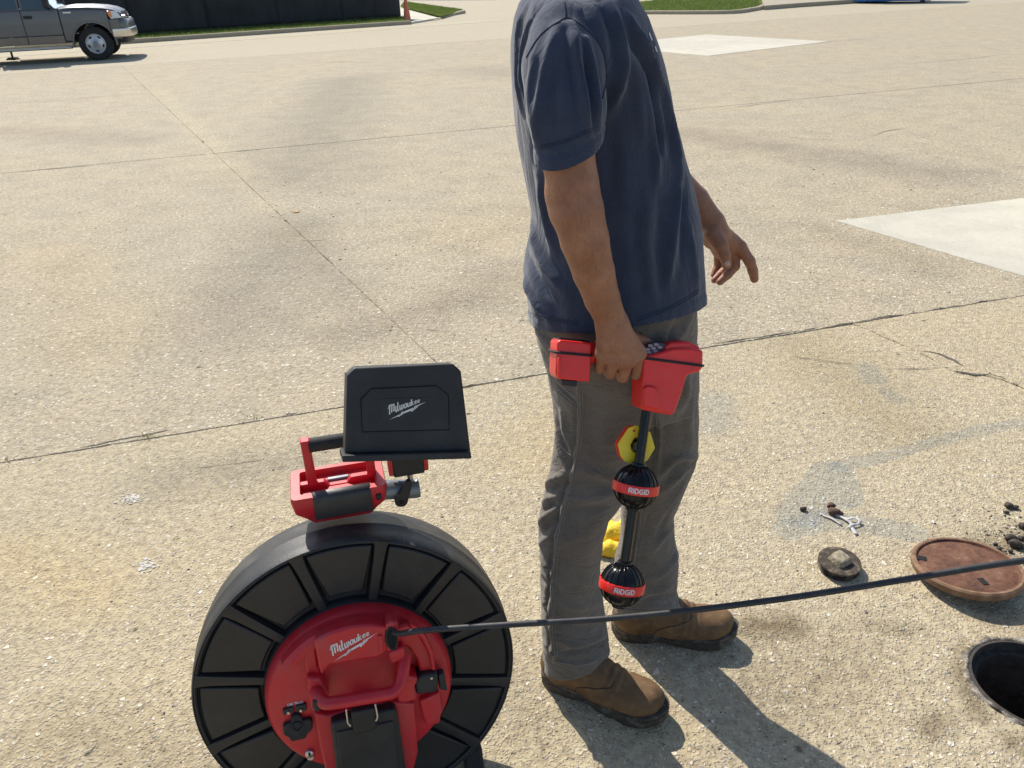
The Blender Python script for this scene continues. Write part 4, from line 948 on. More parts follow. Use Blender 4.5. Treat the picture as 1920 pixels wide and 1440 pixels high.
# yellow and red marker plates clipped behind the rod
mk_o = on_plane(1193, 834, O_l + Yl * (tl(b1_)[1] + .0165), Yl); vw = nrm(np.array([0, 0, CAM_H]) - mk_o); mkx = nrm(np.cross([0, 0, 1], -vw)) * -1; mkx = mkx if mkx[0] > 0 else -mkx; mky = np.cross(vw, mkx)
mky = mky if mky[2] > 0 else -mky
mk = thing('sonde_marker', mk_o, frame_rot(Xl, Yl, Zl), label='yellow six-sided plastic marker with red backing clipped to the black locator rod', cat='marker')
sc = 1.0 / 930.0; zsc = 1.0
def hexa(dx, s_=1.0): return [((x - 1193) * sc * s_ + dx, (834 - y) * sc * zsc * s_) for x, y in [(1160, 836), (1175, 806), (1186, 801), (1200, 803), (1214, 810), (1226, 836), (1216, 858), (1208, 864), (1186, 866), (1176, 864), (1168, 856)]]
def holed(poly, r, y0, y1, name, mat, parent, bev=.0015):
    mb = MB(); n = len(poly); A = np.array(poly); ang = np.arctan2(A[:, 1], A[:, 0]); In = np.stack([r * np.cos(ang), r * 1.25 * np.sin(ang)], 1)
    mb.loft([[(x, y0, z) for x, z in A], [(x, y1, z) for x, z in A], [(x, y1, z) for x, z in In], [(x, y0, z) for x, z in In], [(x, y0, z) for x, z in A]], cap=False); return mb.obj(name, mat, parent, bevel=bev)
holed(hexa(0), .0115, -.0035, .0035, 'yellow_plate', M_yel, mk); holed(hexa(-.004, .99), .0115, .0045, .009, 'red_plate', M_redr, mk)
MB().lathe([(.0125, -.0026), (.0125, .0085), (.0112, .0085), (.0112, -.0026), (.0125, -.0026)], 24, axis=1).obj('hub_ring', M_gls, mk, smooth=50)
MB().lathe([(.0001, -.0042), (.0024, -.0042), (.0024, -.003)], 12, axis=1, c=(-.0095, 0, .026)).obj('plate_rivet', M_redm, mk, smooth=50)
# clip tying the marker to the rod
MB().tube([np.array([0, .0, 0]) + np.array([0, t, 0]) for t in (-.019, -.004, .008)], .0098, 14).obj('rod_clip', M_gls, mk, smooth=50)
# ------------------------------------------------------------ inspection-camera reel
RO = np.array([-.3056, 1.0221, .333]); ryaw, rtilt = .2341, .1781
ru = np.array([math.cos(ryaw), math.sin(ryaw), 0]); rn0 = np.array([math.sin(ryaw), -math.cos(ryaw), 0]); rn = rn0 * math.cos(rtilt) + np.array([0, 0, 1]) * math.sin(rtilt); rv = np.cross(rn, ru)
reel = thing('camera_reel', RO, frame_rot(ru, rv, rn), label='large black cable drum with a round red hub, handle and battery door, standing on concrete', cat='cable reel')
Rr = np.array([ru, rv, rn])
def HP(px, py, w): return ((on_plane(px, py, RO + rn * w, rn) - RO) @ Rr.T)
def hpoly(L, w): return [tuple(HP(a, b, w)[:2]) for a, b in L]
Z2 = lambda L: [(480 + a / 4.645, 1130 + b / 4.645) for a, b in L]
DR, DW = .304, .152
# drum body: rounded tread, face ring, back
prof = [(.168, -.034), (.172, -.052), (.286, -.050), (.297, -.042), (.3035, -.034), (.3060, -.040), (.3075, -.060), (.3085, -.092), (.3092, -.0935), (.3092, -.0965), (.3085, -.098), (.307, -.135), (.304, -.160), (.298, -.172), (.286, -.180), (.15, -.186), (.0001, -.186)]
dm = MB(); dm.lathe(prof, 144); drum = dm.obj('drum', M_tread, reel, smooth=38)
# raised lip and twelve radial ribs dividing the face into sunken panels
lip = MB(); lip.lathe([(.2935, -.052), (.2960, -.0375), (.2985, -.0355), (.3015, -.0360), (.3042, -.0385), (.3052, -.046)], 144); lip.obj('drum_lip', M_drum, drum, smooth=40)
inr = MB(); inr.lathe([(.172, -.05), (.172, -.034), (.177, -.033), (.180, -.038), (.182, -.052)], 120); inr.obj('inner_lip', M_drum, drum, smooth=40)
for i in range(12):
    a = R_(75 + 30 * i); ca, sa = math.cos(a), math.sin(a)
    q = MB(); rg = []
    for r_, hw, wt in ((.176, .0075, -.0375), (.20, .008, -.0375), (.27, .0095, -.037), (.289, .011, -.0362), (.3025, .0135, -.0345)):
        rg.append([(r_ * ca - s_ * sa, r_ * sa + s_ * ca, w_) for s_, w_ in ((-hw - .005, -.052), (-hw, wt), (-hw * .4, wt + .0008), (hw * .4, wt + .0008), (hw, wt), (hw + .005, -.052))])
    q.loft(rg); q.obj('drum_rib', M_drum, drum, smooth=30)
# panels: shallow cushions between the ribs
for i in range(12):
    a0, a1 = R_(75 + 30 * i + 2.9), R_(75 + 30 * i + 27.1); q = MB(); outer = []; inner = []
    for t in np.linspace(0, 1, 9):
        a = a0 + (a1 - a0) * t; b = (a0 + a1) / 2 + (a - (a0 + a1) / 2) * .82; outer.append((.2928 * math.cos(a), .2928 * math.sin(a))); inner.append((.1845 * math.cos(b), .196 * math.sin(b)))
    q.prism(outer + inner[::-1], -.052, -.0388, shrink=.02); q.obj('drum_panel', M_drum, drum, bevel=.003)
# stand behind and below
st = MB()
for s_ in (-1, 1): st.tube(spline([(s_ * .10, -.02, -.188), (s_ * .12, -.18, -.215), (s_ * .14, -.30, -.25), (s_ * .14, -.3275, -.19), (s_ * .15, -.325, -.05)], 6), .011, 12)
st.tube([(-.12, -.18, -.215), (.12, -.18, -.215)], .010, 12); st.obj('stand_frame', M_gun, reel, smooth=60)
for s_ in (-1, 1):
    f = MB(); f.box((s_ * .205 - .02, -.335, -.12), (s_ * .205 + .02, -.245, -.055)); f.obj('rubber_foot', M_rub, reel, bevel=.008)

# red hub
hb_ = MB(); hb_.lathe([(.0001, 0), (.160, 0), (.1685, -.003), (.1745, -.012), (.1765, -.03), (.1765, -.05)], 120); hub = hb_.obj('hub', M_redm, reel, smooth=30)
rimb = MB(); ang = np.linspace(R_(52), R_(140), 30)
rimb.loft([[(r_ * math.cos(a), r_ * math.sin(a), w_) for r_, w_ in ((.172, -.01), (.168, .012), (.158, .018), (.146, .016), (.143, -.005))] for a in ang]); rimb.obj('hub_top_rim', M_redm, hub, smooth=40)
def plate(name, px, w0, w1, mat, parent, bev=.004, shrink=0.0, seg=3):
    q = MB(); q.prism(hpoly(Z2(px), w1)[::-1], w0, w1, shrink=shrink)
    # orient outward
    return q.obj(name, mat, parent, bevel=bev, seg=seg)
logo = plate('logo_panel', [(505, 335), (640, 270), (800, 218), (900, 203), (1010, 198), (1150, 215), (1140, 330), (1150, 425), (1062, 478), (860, 510), (645, 548), (570, 640), (545, 560), (520, 420)], -.004, .034, M_redm, hub, .005)
k0_, k1_ = HP(*Z2([(655, 500)])[0], .0346), HP(*Z2([(1045, 330)])[0], .0346)
W_logo = (k1_[0] - k0_[0]) * .84
lg = MB(); script_logo(lambda u, v: (k0_[0] + u + .004, k0_[1] + v + .002, .0346), W_logo, lg); lg.obj('logo_lettering', M_ink, logo)
plate('panel_step', [(1065, 290), (1100, 290), (1112, 420), (1078, 440)], .03, .038, M_redm, logo, .0015)
# left cheek, battery surround and right housing
plate('left_cheek', [(390, 372), (510, 330), (540, 560), (560, 650), (450, 660), (430, 560)], -.004, .014, M_redm, hub, .004)
plate('battery_surround', [(505, 960), (620, 985), (830, 935), (1040, 890), (1230, 870), (1380, 880), (1412, 1310), (1350, 1560), (640, 1620), (560, 1280)], -.004, .020, M_redm, hub, .005)
door = plate('battery_door', [(650, 1056), (800, 1012), (1195, 930), (1222, 950), (1240, 1010), (1300, 1420), (1320, 1640), (720, 1700), (690, 1380)], .012, .040, M_blk, hub, .006)
plate('door_inset', [(700, 1130), (1195, 1035), (1215, 1120), (1245, 1420), (1255, 1560), (760, 1610), (720, 1330)], .036, .0435, M_blk, door, .003)
latch = plate('door_latch', [(825, 958), (1040, 918), (1058, 1070), (1030, 1115), (880, 1155), (850, 1125)], .036, .052, M_blk, door, .004)
for L in ([(785, 925), (792, 985), (802, 1050), (826, 1076)], [(1036, 880), (1050, 940), (1058, 1000), (1044, 1030)]):
    MB().tube(spline([HP(*q, .056) for q in Z2(L)], 5), .0017, 8).obj('wire_bail', M_alu, latch, smooth=180)
plate('right_housing', [(1150, 440), (1290, 385), (1315, 560), (1322, 640), (1412, 662), (1402, 700), (1380, 740), (1400, 850), (1300, 880), (1238, 870), (1225, 760), (1290, 620), (1245, 520), (1180, 545)], -.004, .040, M_redm, hub, .005)
plate('cable_guide', [(1215, 215), (1335, 190), (1420, 250), (1520, 420), (1562, 600), (1430, 630), (1400, 500), (1330, 400), (1280, 385), (1225, 400)], -.004, .020, M_redm, hub, .006)
plate('guide_flange', [(1330, 185), (1400, 215), (1480, 300), (1540, 430), (1565, 590), (1535, 595), (1505, 440), (1445, 320), (1370, 240)], .012, .032, M_redm, hub, .003)
sad = plate('lower_saddle', [(1425, 860), (1600, 780), (1620, 940), (1600, 1060), (1480, 1080), (1450, 980)], -.004, .014, M_redm, hub, .005)
# carrying handle: bar with bent ends
H_ = lambda L, w: [HP(*q, w_) for q, w_ in zip(Z2(L), w)]
hd = MB(); hd.tube(spline(H_([(500, 690), (535, 790), (600, 868), (700, 868), (900, 835), (1100, 800), (1205, 772), (1262, 690), (1285, 570), (1295, 470)], [.004, .036, .060, .066, .067, .067, .066, .058, .046, .030]), 6), .0112, 18, flat=1.1); hd.obj('carry_handle', M_redm, hub, smooth=60)
ec = MB(); ec.prism(ellipse(*HP(*Z2([(535, 905)])[0], .062)[:2], .0085, .0115), .03, .0625); ec.obj('handle_end_cap', M_blk, hub, bevel=.003)
bk = plate('handle_bracket', [(440, 655), (555, 660), (640, 800), (600, 940), (490, 960), (455, 800)], -.004, .030, M_redm, hub, .006)
# cable exit
plate('exit_housing', [(1128, 200), (1170, 168), (1235, 172), (1250, 300), (1232, 420), (1140, 432)], -.004, .0355, M_redm, hub, .003)
ex = HP(*Z2([(1182, 312)])[0], .036)
eh = MB(); eh.prism(ellipse(ex[0], ex[1], .0085, .0215), .0, .0368); exo = eh.obj('cable_exit', M_dark, hub)
er = MB(); er.tube([(ex[0] + .0092 * math.cos(t), ex[1] + .0225 * math.sin(t), .0365) for t in np.linspace(0, 2 * np.pi, 33)], .0022, 8); er.obj('exit_bush', M_rub, exo, smooth=180)
# sockets, flap, key bolt
for L, d in (([(230, 940), (322, 912), (330, 958), (240, 986)], (282, 954)), ([(342, 904), (436, 886), (442, 942), (352, 962)], (390, 934))):
    q = plate('test_socket', L, -.002, .006, M_blk, hub, .0015); c_ = HP(*Z2([d])[0], .006)
    MB().lathe([(.0001, .0095), (.0024, .0095), (.003, .0085), (.003, .005)], 16, c=(c_[0], c_[1], 0)).obj('socket_pin', M_alu, q, smooth=50)
fl = plate('rubber_flap', [(232, 1078), (308, 1050), (300, 1010), (330, 985), (372, 982), (398, 1004), (402, 1036), (474, 1016), (492, 1050), (492, 1108), (446, 1150), (432, 1188), (304, 1216), (290, 1182), (244, 1160)], -.002, .010, M_rub, hub, .003)
c_ = HP(*Z2([(357, 1075)])[0], .0105); MB().lathe([(.0088, .0095), (.0102, .0125), (.0102, .0135), (.0082, .0135), (.0072, .0108), (.0001, .0108)], 28, c=(c_[0], c_[1], 0)).obj('flap_ring', M_rub, fl, smooth=50)
c_ = HP(*Z2([(467, 1318)])[0], .004); kb = MB().lathe([(.0085, -.002), (.0085, .005), (.007, .0065), (.0001, .0065)], 24, c=(c_[0], c_[1], 0)).obj('lock_bolt', M_alu, hub, smooth=50)
q = MB(); q.box((c_[0] - .002, c_[1] - .002, .0055), (c_[0] + .002, c_[1] + .006, .0072)); q.obj('bolt_slot', M_dark, kb)
q = MB(); q.prism(ellipse(c_[0] + .0005, c_[1] - .0105, .0062, .0058, 16), -.001, .004); q.obj('bolt_tab', M_alu, kb, bevel=.001)
t0_ = HP(*Z2([(275, 905)])[0], .0012); t1_ = HP(*Z2([(415, 878)])[0], .0012); tw = MB()
tk = np.linalg.norm(t1_ - t0_) / sum(GL[c][0] for c in 'LINE TRACE'); td = nrm(t1_ - t0_)
strokes('LINE TRACE', lambda x, y: (t0_[0] + td[0] * x * tk - td[1] * y * tk * 1.3, t0_[1] + td[1] * x * tk + td[0] * y * tk * 1.3, .0007), tw); tw.obj('socket_lettering', M_ink, hub)
clip = plate('cable_clip', [(1385, 705), (1400, 660), (1450, 635), (1540, 620), (1585, 622), (1590, 770), (1545, 792), (1470, 800), (1398, 815)], -.002, .034, M_blk, hub, .006)
plate('clip_tongue', [(1585, 630), (1640, 618), (1672, 775), (1600, 765)], .01, .030, M_blk, clip, .004)
c_ = HP(*Z2([(1530, 662)])[0], .035); MB().lathe([(.0026, .033), (.0026, .0352), (.0001, .0356)], 12, c=(c_[0], c_[1], 0)).obj('clip_screw', M_alu, clip, smooth=50)

# ------------------------------------------------------------ push cable
c0 = RO + np.array([ex[0] + .002, ex[1] + .012, .02]) @ Rr; c1 = RO + np.array([ex[0] + .012, ex[1] + .015, .047]) @ Rr
cpts = [c0, c1] + [at(x, y, f) for x, y, f in ((800, 1181.5, 1.008), (960, 1171, 1.005), (1130, 1160.5, 1.0), (1300, 1144, .99), (1500, 1118, .975), (1700, 1086, .957), (1920, 1051, .94))]
e_ = cpts[-1]; cpts += [e_ + [.22, -.01, .03], np.array([1.24, 1.02, .70]), np.array([1.34, 1.14, .48]), np.array([1.325, 1.24, .15]), np.array([1.305, 1.262, -.15]), np.array([1.28, 1.27, -.42])]
M_cab = pmat('black_push_cable', (.022, .023, .025), .5, var=.3, vscale=30, dust=.4, dustcol=(.15, .14, .125), dscale=22, bump=.25, bscale=300)
tag(MB().tube(spline(cpts, 10), .0055, 14).obj('push_cable', M_cab, smooth=180), 'black push cable stretched from the red hub across the boots towards the open manhole', 'cable')

# ------------------------------------------------------------ monitor unit docked on top of the drum
mu = ru; mz = np.array([0, 0, 1.0]); mn = np.cross(mu, mz) * -1   # mn points away from the viewer
bx0 = at(645, 972, 1.168)
mon = thing('monitor_unit', bx0, frame_rot(mu, np.cross(mz, mu), mz), label='red control box with carrying handle and black fold-up monitor on top of the drum', cat='monitor')
Rm = np.array([mu, np.cross(mz, mu), mz]); tm = lambda P: (np.asarray(P) - bx0) @ Rm.T
def BP(px, py, y): return tm(on_plane(px, py, bx0 + Rm[1] * y, Rm[1]))
def bpoly(L, y): return [(p[0], p[2]) for p in (BP(a, b, y) for a, b in L)]
xl_, xr_ = BP(543, 940, 0)[0], BP(727, 925, 0)[0]; zt = BP(640, 925, 0)[2]
wd = .105
box = MB(); rings = []
for z_, ix, iy in ((-.012, .030, .018), (.004, .020, .010), (.022, .004, .002), (zt - .008, 0, 0), (zt, .002, .002)):
    rings.append([(x, y, z_) for x, y in rrect(xl_ + ix, iy, xr_ - ix, wd - iy, .010)])
# open tray on top
for z_, ix in ((zt, .012), (zt - .014, .014)): rings.append([(x, y, z_) for x, y in rrect(xl_ + ix + .006, .016 + (ix - .012), xr_ - ix - .006, wd - .012, .006)])
box.loft(rings); bxo = box.obj('control_box', M_redm, mon, smooth=35)
wl = MB(); wx0, wx1 = xl_ + .018, xr_ - .018
wp = [(wx0, zt - .02), (wx1, zt - .02), (wx1, zt - .002), (wx1 - .045, zt - .002), (wx1 - .053, zt - .0125), (wx1 - .087, zt - .0125), (wx1 - .094, zt - .002), (wx0, zt - .002)]
wl.prism(wp, .050, .064, axis=1); wl.obj('tray_wall', M_redm, bxo, bevel=.002)
q = MB(); q.box((wx1 - .09, .064, zt - .022), (wx1 - .048, .074, zt - .008)); q.obj('tray_latch', M_gun, bxo, bevel=.002)
# grip panel, rounded, on the front edge
gp = MB(); gx0, gx1 = xl_ + .040, xr_ - .030; rg = []
for x, e in ((gx0, -.0015), (gx0 + .004, .0012), (gx1 - .004, .0012), (gx1, -.0015)):
    rg.append([(x, y_ - e, zt + z_ + e) for y_, z_ in ((-.001, -.050), (-.003, -.046), (-.0035, -.014), (-.002, -.005), (.002, .0005), (.008, .003), (.015, .003), (.017, .001), (.016, -.008), (.006, -.012), (.004, -.046))])
gp.loft(rg); gpo = gp.obj('front_grip', M_grip, bxo, smooth=45)
q = MB(); q.box((xr_ - .022, -.004, zt - .027), (xr_ - .012, .004, zt - .015)); q.obj('power_button', M_blk, bxo, bevel=.002)
tx = MB(); 
strokes('M18', lambda x, y: (gx0 + .006 + x * .009, -.0040, zt - .0165 + y * .009), tx); tx.obj('grip_lettering', M_gls, gpo)
# bail handle
hzl = BP(566, 834, .05); hx_l, hz = hzl[0] + .006, hzl[2]
hx_r = BP(690, 868, .05)[0] + .004
for x in (hx_l, hx_r):
    q = MB(); q.prism(rrect(x - .0085, .044, x + .0085, .064, .004), zt - .004, hz + .008); q.obj('handle_post', M_redm, bxo, bevel=.002)
q = MB(); q.tube([(x, .054, hz - .006) for x in np.linspace(hx_l + .006, hx_r - .006, 30)], [.0135 + .0007 * (i % 2) for i in range(30)], 16); q.obj('handle_grip', M_rub, bxo, smooth=50)
# ball elbow, lever, post, mount
e0, e1 = BP(727, 918, .03), BP(775, 916, .03)
q = MB(); q.tube(spline([e0 - [.012, 0, 0], e0, (e0 + e1) / 2, e1, e1 + [.010, 0, 0], e1 + [.0125, 0, 0]], 4), [.0188] * 16 + [.0195, .0188, .016, .011, .004], 20); elb = q.obj('ball_elbow', M_gun, mon, smooth=180)
lv = MB(); la, lb = BP(766, 905, .006), BP(752, 938, .006)
d_ = nrm(lb - la); ppp = np.array([-d_[2], 0, d_[0]])
lp_ = [la + ppp * .007 * math.cos(t) - d_ * .007 * math.sin(t) for t in np.linspace(0, math.pi, 7)][::1] + [lb - ppp * .0125 * math.cos(t) + d_ * .0125 * math.sin(t) for t in np.linspace(0, math.pi, 9)]
lv.prism([(p[0], p[2]) for p in lp_], .000, .011, axis=1); lvo = lv.obj('clamp_lever', M_blk, elb, bevel=.002)
MB().lathe([(.0001, -.001), (.004, -.001), (.0045, .001)], 16, axis=1, c=(lb[0], 0, lb[2])).obj('lever_screw', M_gls, lvo, smooth=50)
p0, p1 = BP(771, 908, .03), BP(767, 882, .03); MB().tube([p0, (p0 + p1) / 2, p1], .0058, 14).obj('mount_post', M_alu, elb, smooth=60)
# monitor panel leaning back
BLp, BRp = at(644, 853, 1.098), at(882, 847, 1.150); TLp = at(651, 700, 1.150); 
sx = nrm(BRp - BLp); up0 = TLp - BLp; sz = nrm(up0 - sx * up0.dot(sx)); sn = np.cross(sz, sx)     # sn points away from the viewer
Oc = (BLp + BRp) / 2; Rs = np.array([sx, sn, sz]); ts = lambda P: (np.asarray(P) - Oc) @ Rs.T
def SP(px, py, y=0.0): return ts(on_plane(px, py, Oc + sn * y, sn))
S2M = lambda v: tm(np.asarray(v) @ Rs + Oc)     # screen-local -> unit-local
def sprism(name, px, y0, y1, mat, parent, bev=.0, shrink=0.0):
    P = [SP(a, b, y0) for a, b in px]; c = np.mean(P, 0); r0 = [S2M((p[0], y0, p[2])) for p in P]; r1 = [S2M((c[0] + (p[0] - c[0]) * (1 - shrink), y1, c[2] + (p[2] - c[2]) * (1 - shrink))) for p in P]
    q = MB(); q.loft([r0, r1]); return q.obj(name, mat, parent, bevel=bev)
Zq = lambda L: [(480 + a / 3.84, 640 + b / 3.84) for a, b in L]
shell = sprism('monitor_shell', Zq([(655, 245), (710, 190), (1420, 162), (1475, 212), (1545, 795), (640, 812)]), 0, .034, M_blk, mon, .003)
sprism('back_panel', Zq([(755, 420), (830, 342), (1300, 320), (1385, 390), (1391, 636), (766, 652)]), -.0012, .002, M_blk, shell, .0008)
sprism('logo_recess', Zq([(885, 415), (1245, 400), (1245, 580), (890, 595)]), -.0018, .001, M_blk, shell, .0006)
fr_px = Zq([(755, 420), (830, 342), (1300, 320), (1385, 390), (1391, 636), (766, 652), (755, 420)]); MB().tube([S2M(SP(a, b, -.0006) + np.array([0, -.0004, 0])) for a, b in fr_px], .0011, 6).obj('panel_groove', M_dark, shell)
lipo = sprism('hood_lip', Zq([(622, 822), (1548, 795), (1553, 846), (623, 872)]), -.016, .050, M_blk, mon, .002)
lk0, lk1 = SP(*Zq([(958, 545)])[0]), SP(*Zq([(1190, 440)])[0])
q = MB(); script_logo(lambda u, v: tuple(S2M((lk0[0] + u, -.0022, lk0[2] + v))), (lk1[0] - lk0[0]) * .96, q); q.obj('logo_lettering', M_ink, shell)
# screen and hood on the operator's side
sprism('display_screen', Zq([(700, 330), (1440, 310), (1500, 760), (690, 780)]), .034, .0355, M_gls, shell)
for L in (Zq([(655, 245), (668, 240), (655, 800), (640, 812)]), Zq([(1462, 210), (1475, 212), (1545, 795), (1530, 797)])): sprism('hood_side', L, .034, .085, M_blk, shell, .001)
mt0, mt1 = BP(727, 868, .012), BP(805, 884, .012)
q = MB(); q.box((mt0[0] + .008, .012, mt1[2] - .003), (mt1[0] - .008, .052, mt0[2] + .012)); mo = q.obj('tilt_mount', M_blk, mon, bevel=.004)
for a, b in ((mt0[0], mt0[0] + .010), (mt1[0] - .010, mt1[0])):
    q = MB(); q.box((a, .016, mt1[2]), (b, .048, mt0[2] + .012)); q.obj('mount_cheek', M_redm, mo, bevel=.002)
q = MB(); q.box((mt0[0] + .02, .02, mt0[2] + .006), (mt1[0] - .02, .06, mt0[2] + .03)); q.obj('tilt_bracket', M_blk, mo, bevel=.003)
# ------------------------------------------------------------ manhole: cast ring, pit and lid
M_rust = NT('rusty_cast_iron'); s = M_rust; p = s.obj()
c = s.ramp(s.noise(p, 22, 8, .75), [(.32, (.035, .018, .012)), (.44, (.09, .036, .019)), (.53, (.135, .055, .028)), (.62, (.17, .09, .052)), (.74, (.28, .215, .155))])
c = s.mix(s.math('MULTIPLY', s.ramp(s.noise(p, 90, 4, .7), [(.5, 0.0), (.7, 1.0)]), .5), c, (.14, .06, .035))
s.l(c, s.b.inputs['Base Color']); s.set(s.b, Roughness=.85); s.l(s.bump(s.noise(p, 130, 5, .7), .5, .002), s.b.inputs['Normal']); M_rust = s.m
M_rustl = pmat('worn_rust_rim', (.19, .105, .056), .8, var=.35, vscale=40, bump=.5, bscale=140, dust=.5, dustcol=(.42, .33, .22), dscale=30)
M_iron = pmat('dark_corroded_iron', (.045, .035, .028), .8, var=.5, vscale=50, bump=.6, bscale=120, bdist=.003)
M_mort = NT('chipped_dirty_mortar'); s = M_mort; p = s.obj()
c = s.ramp(s.noise(p, 24, 6, .7), [(.42, (.05, .042, .033)), (.52, (.17, .145, .11)), (.60, (.34, .305, .25)), (.74, (.50, .46, .39))])
s.l(c, s.b.inputs['Base Color']); s.set(s.b, Roughness=.9); s.l(s.bump(s.noise(p, 90, 5, .7), .9, .004), s.b.inputs['Normal']); M_mort = s.m
M_pit = pmat('damp_brick_pit', (.10, .08, .065), .9, var=.4, vscale=20, bump=.8, bscale=40, bdist=.01)
mh = thing('manhole_opening', (HOLE_C[0], HOLE_C[1], 0), label='open round manhole with chipped pale mortar collar and dark pit', cat='manhole')
n_ = 96; tt = np.arange(n_) * 2 * np.pi / n_
def nring(r, z, amp, sd, zamp=0.0): return [((r + amp * noise.noise((math.cos(a) * 4, math.sin(a) * 4, sd)) + amp * .6 * noise.noise((math.cos(a) * 15, math.sin(a) * 15, sd))) * math.cos(a), (r + amp * noise.noise((math.cos(a) * 4, math.sin(a) * 4, sd))) * math.sin(a), z + zamp * noise.noise((math.cos(a) * 11, math.sin(a) * 11, sd + 3))) for a in tt]
MB().loft([nring(HOLE_R + .029, -.006, .016, 1), nring(HOLE_R + .024, .001, .016, 1, .003), nring(HOLE_R + .018, .005, .006, 2, .006), nring(HOLE_R + .011, .003, .003, 3, .004), nring(HOLE_R + .010, -.03, .0, 3)], cap=False).obj('mortar_collar', M_mort, mh, smooth=180)
MB().lathe([(HOLE_R + .011, -.012), (HOLE_R + .011, .003), (HOLE_R + .004, .004), (HOLE_R + .002, -.022), (HOLE_R - .012, -.023), (HOLE_R - .013, -.06), (HOLE_R + .01, -.062)], 96).obj('iron_ring', M_iron, mh, smooth=35)
MB().loft([nring(HOLE_R + .0, -.055, .004, 5), nring(HOLE_R + .015, -.15, .012, 6), nring(HOLE_R + .02, -.4, .015, 7), nring(HOLE_R + .02, -.8, .01, 8), nring(.01, -.82, 0, 9)], cap=False).obj('pit_wall', M_pit, mh, smooth=180)
cc = gnd(1808, 1082)[:2]; cr_ = .139
lid = thing('manhole_cover', (cc[0], cc[1], 0), Matrix.Rotation(R_(-1.0), 4, 'Y') @ Matrix.Rotation(R_(-7.0), 4, 'X'), label='rusty round iron manhole cover lying on the concrete beside the open hole', cat='manhole cover')
lid.location.z = .0175; FR[lid.name] = lid.matrix_world.copy()
MB().lathe([(.0001, .0), (cr_ - .012, .0), (cr_ - .004, .004), (cr_, .014), (cr_, .022), (cr_ - .004, .0265), (cr_ - .013, .0262), (cr_ - .0155, .0205), (cr_ - .019, .0205), (cr_ - .022, .0225), (cr_ - .06, .0215), (.0001, .0225)], 96).obj('lid_plate', M_rust, lid, smooth=40)
for px, wd_ in (((1722, 1064), .011), ((1837, 1118), .008)):
    q = gnd(*px)[:2] - cc; a = math.atan2(q[1], q[0]); 
    b = MB(np.array(Matrix.Rotation(a, 4, 'Z'))); r_ = np.linalg.norm(q); b.box((r_ - .016, -wd_, .0215), (r_ + .014, wd_, .0238)); b.obj('pick_slot', M_dark, lid, bevel=.001)
MB().lathe([(cr_ - .0105, .0255), (cr_ - .0102, .0270), (cr_ - .004, .0272), (cr_ + .0006, .0225), (cr_ + .0006, .0135), (cr_ - .003, .004)], 96).obj('lid_rim', M_rustl, lid, smooth=40)
# threaded plug
pc = gnd(1571, 1066)[:2]
plug = thing('clean_out_plug', (pc[0], pc[1], 0), Matrix.Rotation(R_(3), 4, 'X'), label='dirty black threaded pipe plug with a square boss lying on the concrete', cat='pipe plug')
plug.location.z = .004; plug.scale.z = .72; FR[plug.name] = plug.matrix_world.copy()
M_plug = pmat('mud_caked_brass', (.05, .036, .024), .8, var=.6, vscale=60, dust=.95, dustcol=(.33, .26, .16), dscale=45, bump=.8, bscale=140, bdist=.003)
pr = [(.0001, 0), (.052, 0)]
for i in range(5): pr += [(.0535, .003 + i * .005), (.0565, .0045 + i * .005), (.0535, .006 + i * .005)]
pr += [(.0575, .029), (.0585, .032), (.0575, .036), (.044, .0375), (.036, .036), (.0001, .036)]
MB().lathe(pr, 64).obj('threaded_body', M_plug, plug, smooth=35)
b = MB(); R2 = np.array(Matrix.Rotation(.5, 4, 'Z')); b.M = R2; b.loft([[(x, y, .034) for x, y in rrect(-.026, -.026, .026, .026, .008)], [(x, y, .062) for x, y in rrect(-.020, -.020, .020, .020, .007)]]); b.obj('square_boss', pmat('sandy_mud', (.30, .25, .17), .9, var=.5, vscale=70, dust=.6, dustcol=(.05, .04, .03), dscale=60, bump=.9, bscale=120, bdist=.004), plug, bevel=.004)

# ------------------------------------------------------------ dirt clods
M_clod = pmat('dark_wet_soil', (.055, .042, .031), .85, var=.5, vscale=70, bump=.8, bscale=160, bdist=.003)
def clod_mesh(seed, r):
    bm = bmesh.new(); bmesh.ops.create_icosphere(bm, subdivisions=2, radius=1)
    V = np.array([v.co for v in bm.verts]); F = [tuple(v.index for v in f.verts) for f in bm.faces]; bm.free()
    k = np.array([1 + .45 * noise.noise((a * 1.4 + seed, b * 1.4, c)) + .22 * noise.noise((a * 4 + seed, b * 4, c * 4)) for a, b, c in V]); V = V * k[:, None] * r * [1.1, .9, .72]; V[:, 2] -= V[:, 2].min() + .12 * r; return V, F
clods = [(1892, 952, .013, 'double dark dirt clod alone beyond the manhole cover'), (1903, 954, .010, None), (1886, 962, .007, None), (1807, 1018, .012, 'single dark dirt clod with a pale stone beside it, back of the cover'), (1818, 1030, .007, None), (1861, 1040, .012, None), (1872, 1032, .009, None), (1893, 1014, .016, None), (1901, 1024, .018, None), (1912, 1027, .012, None), (1842, 1028, .006, None), (1845, 1034, .006, None), (1866, 1022, .006, None), (1863, 1052, .010, None), (1882, 1043, .009, None), (1915, 1012, .010, None), (1830, 1052, .006, None), (1916, 990, .012, None), (1505, 957, .010, 'small brown dirt clod on the grey mortar smear'), (1894, 1036, .007, None)]
for i, (px, py, r, lb) in enumerate(clods):
    g = gnd(px, py); V, F = clod_mesh(i * 3.7, r); o = make('dirt_clod', V, F, M_clod, smooth=60); o.location = g
    tag(o, lb or 'small dark soil clod in the scatter behind the rusty cover', 'dirt clod', 'soil clods scattered round the manhole cover')
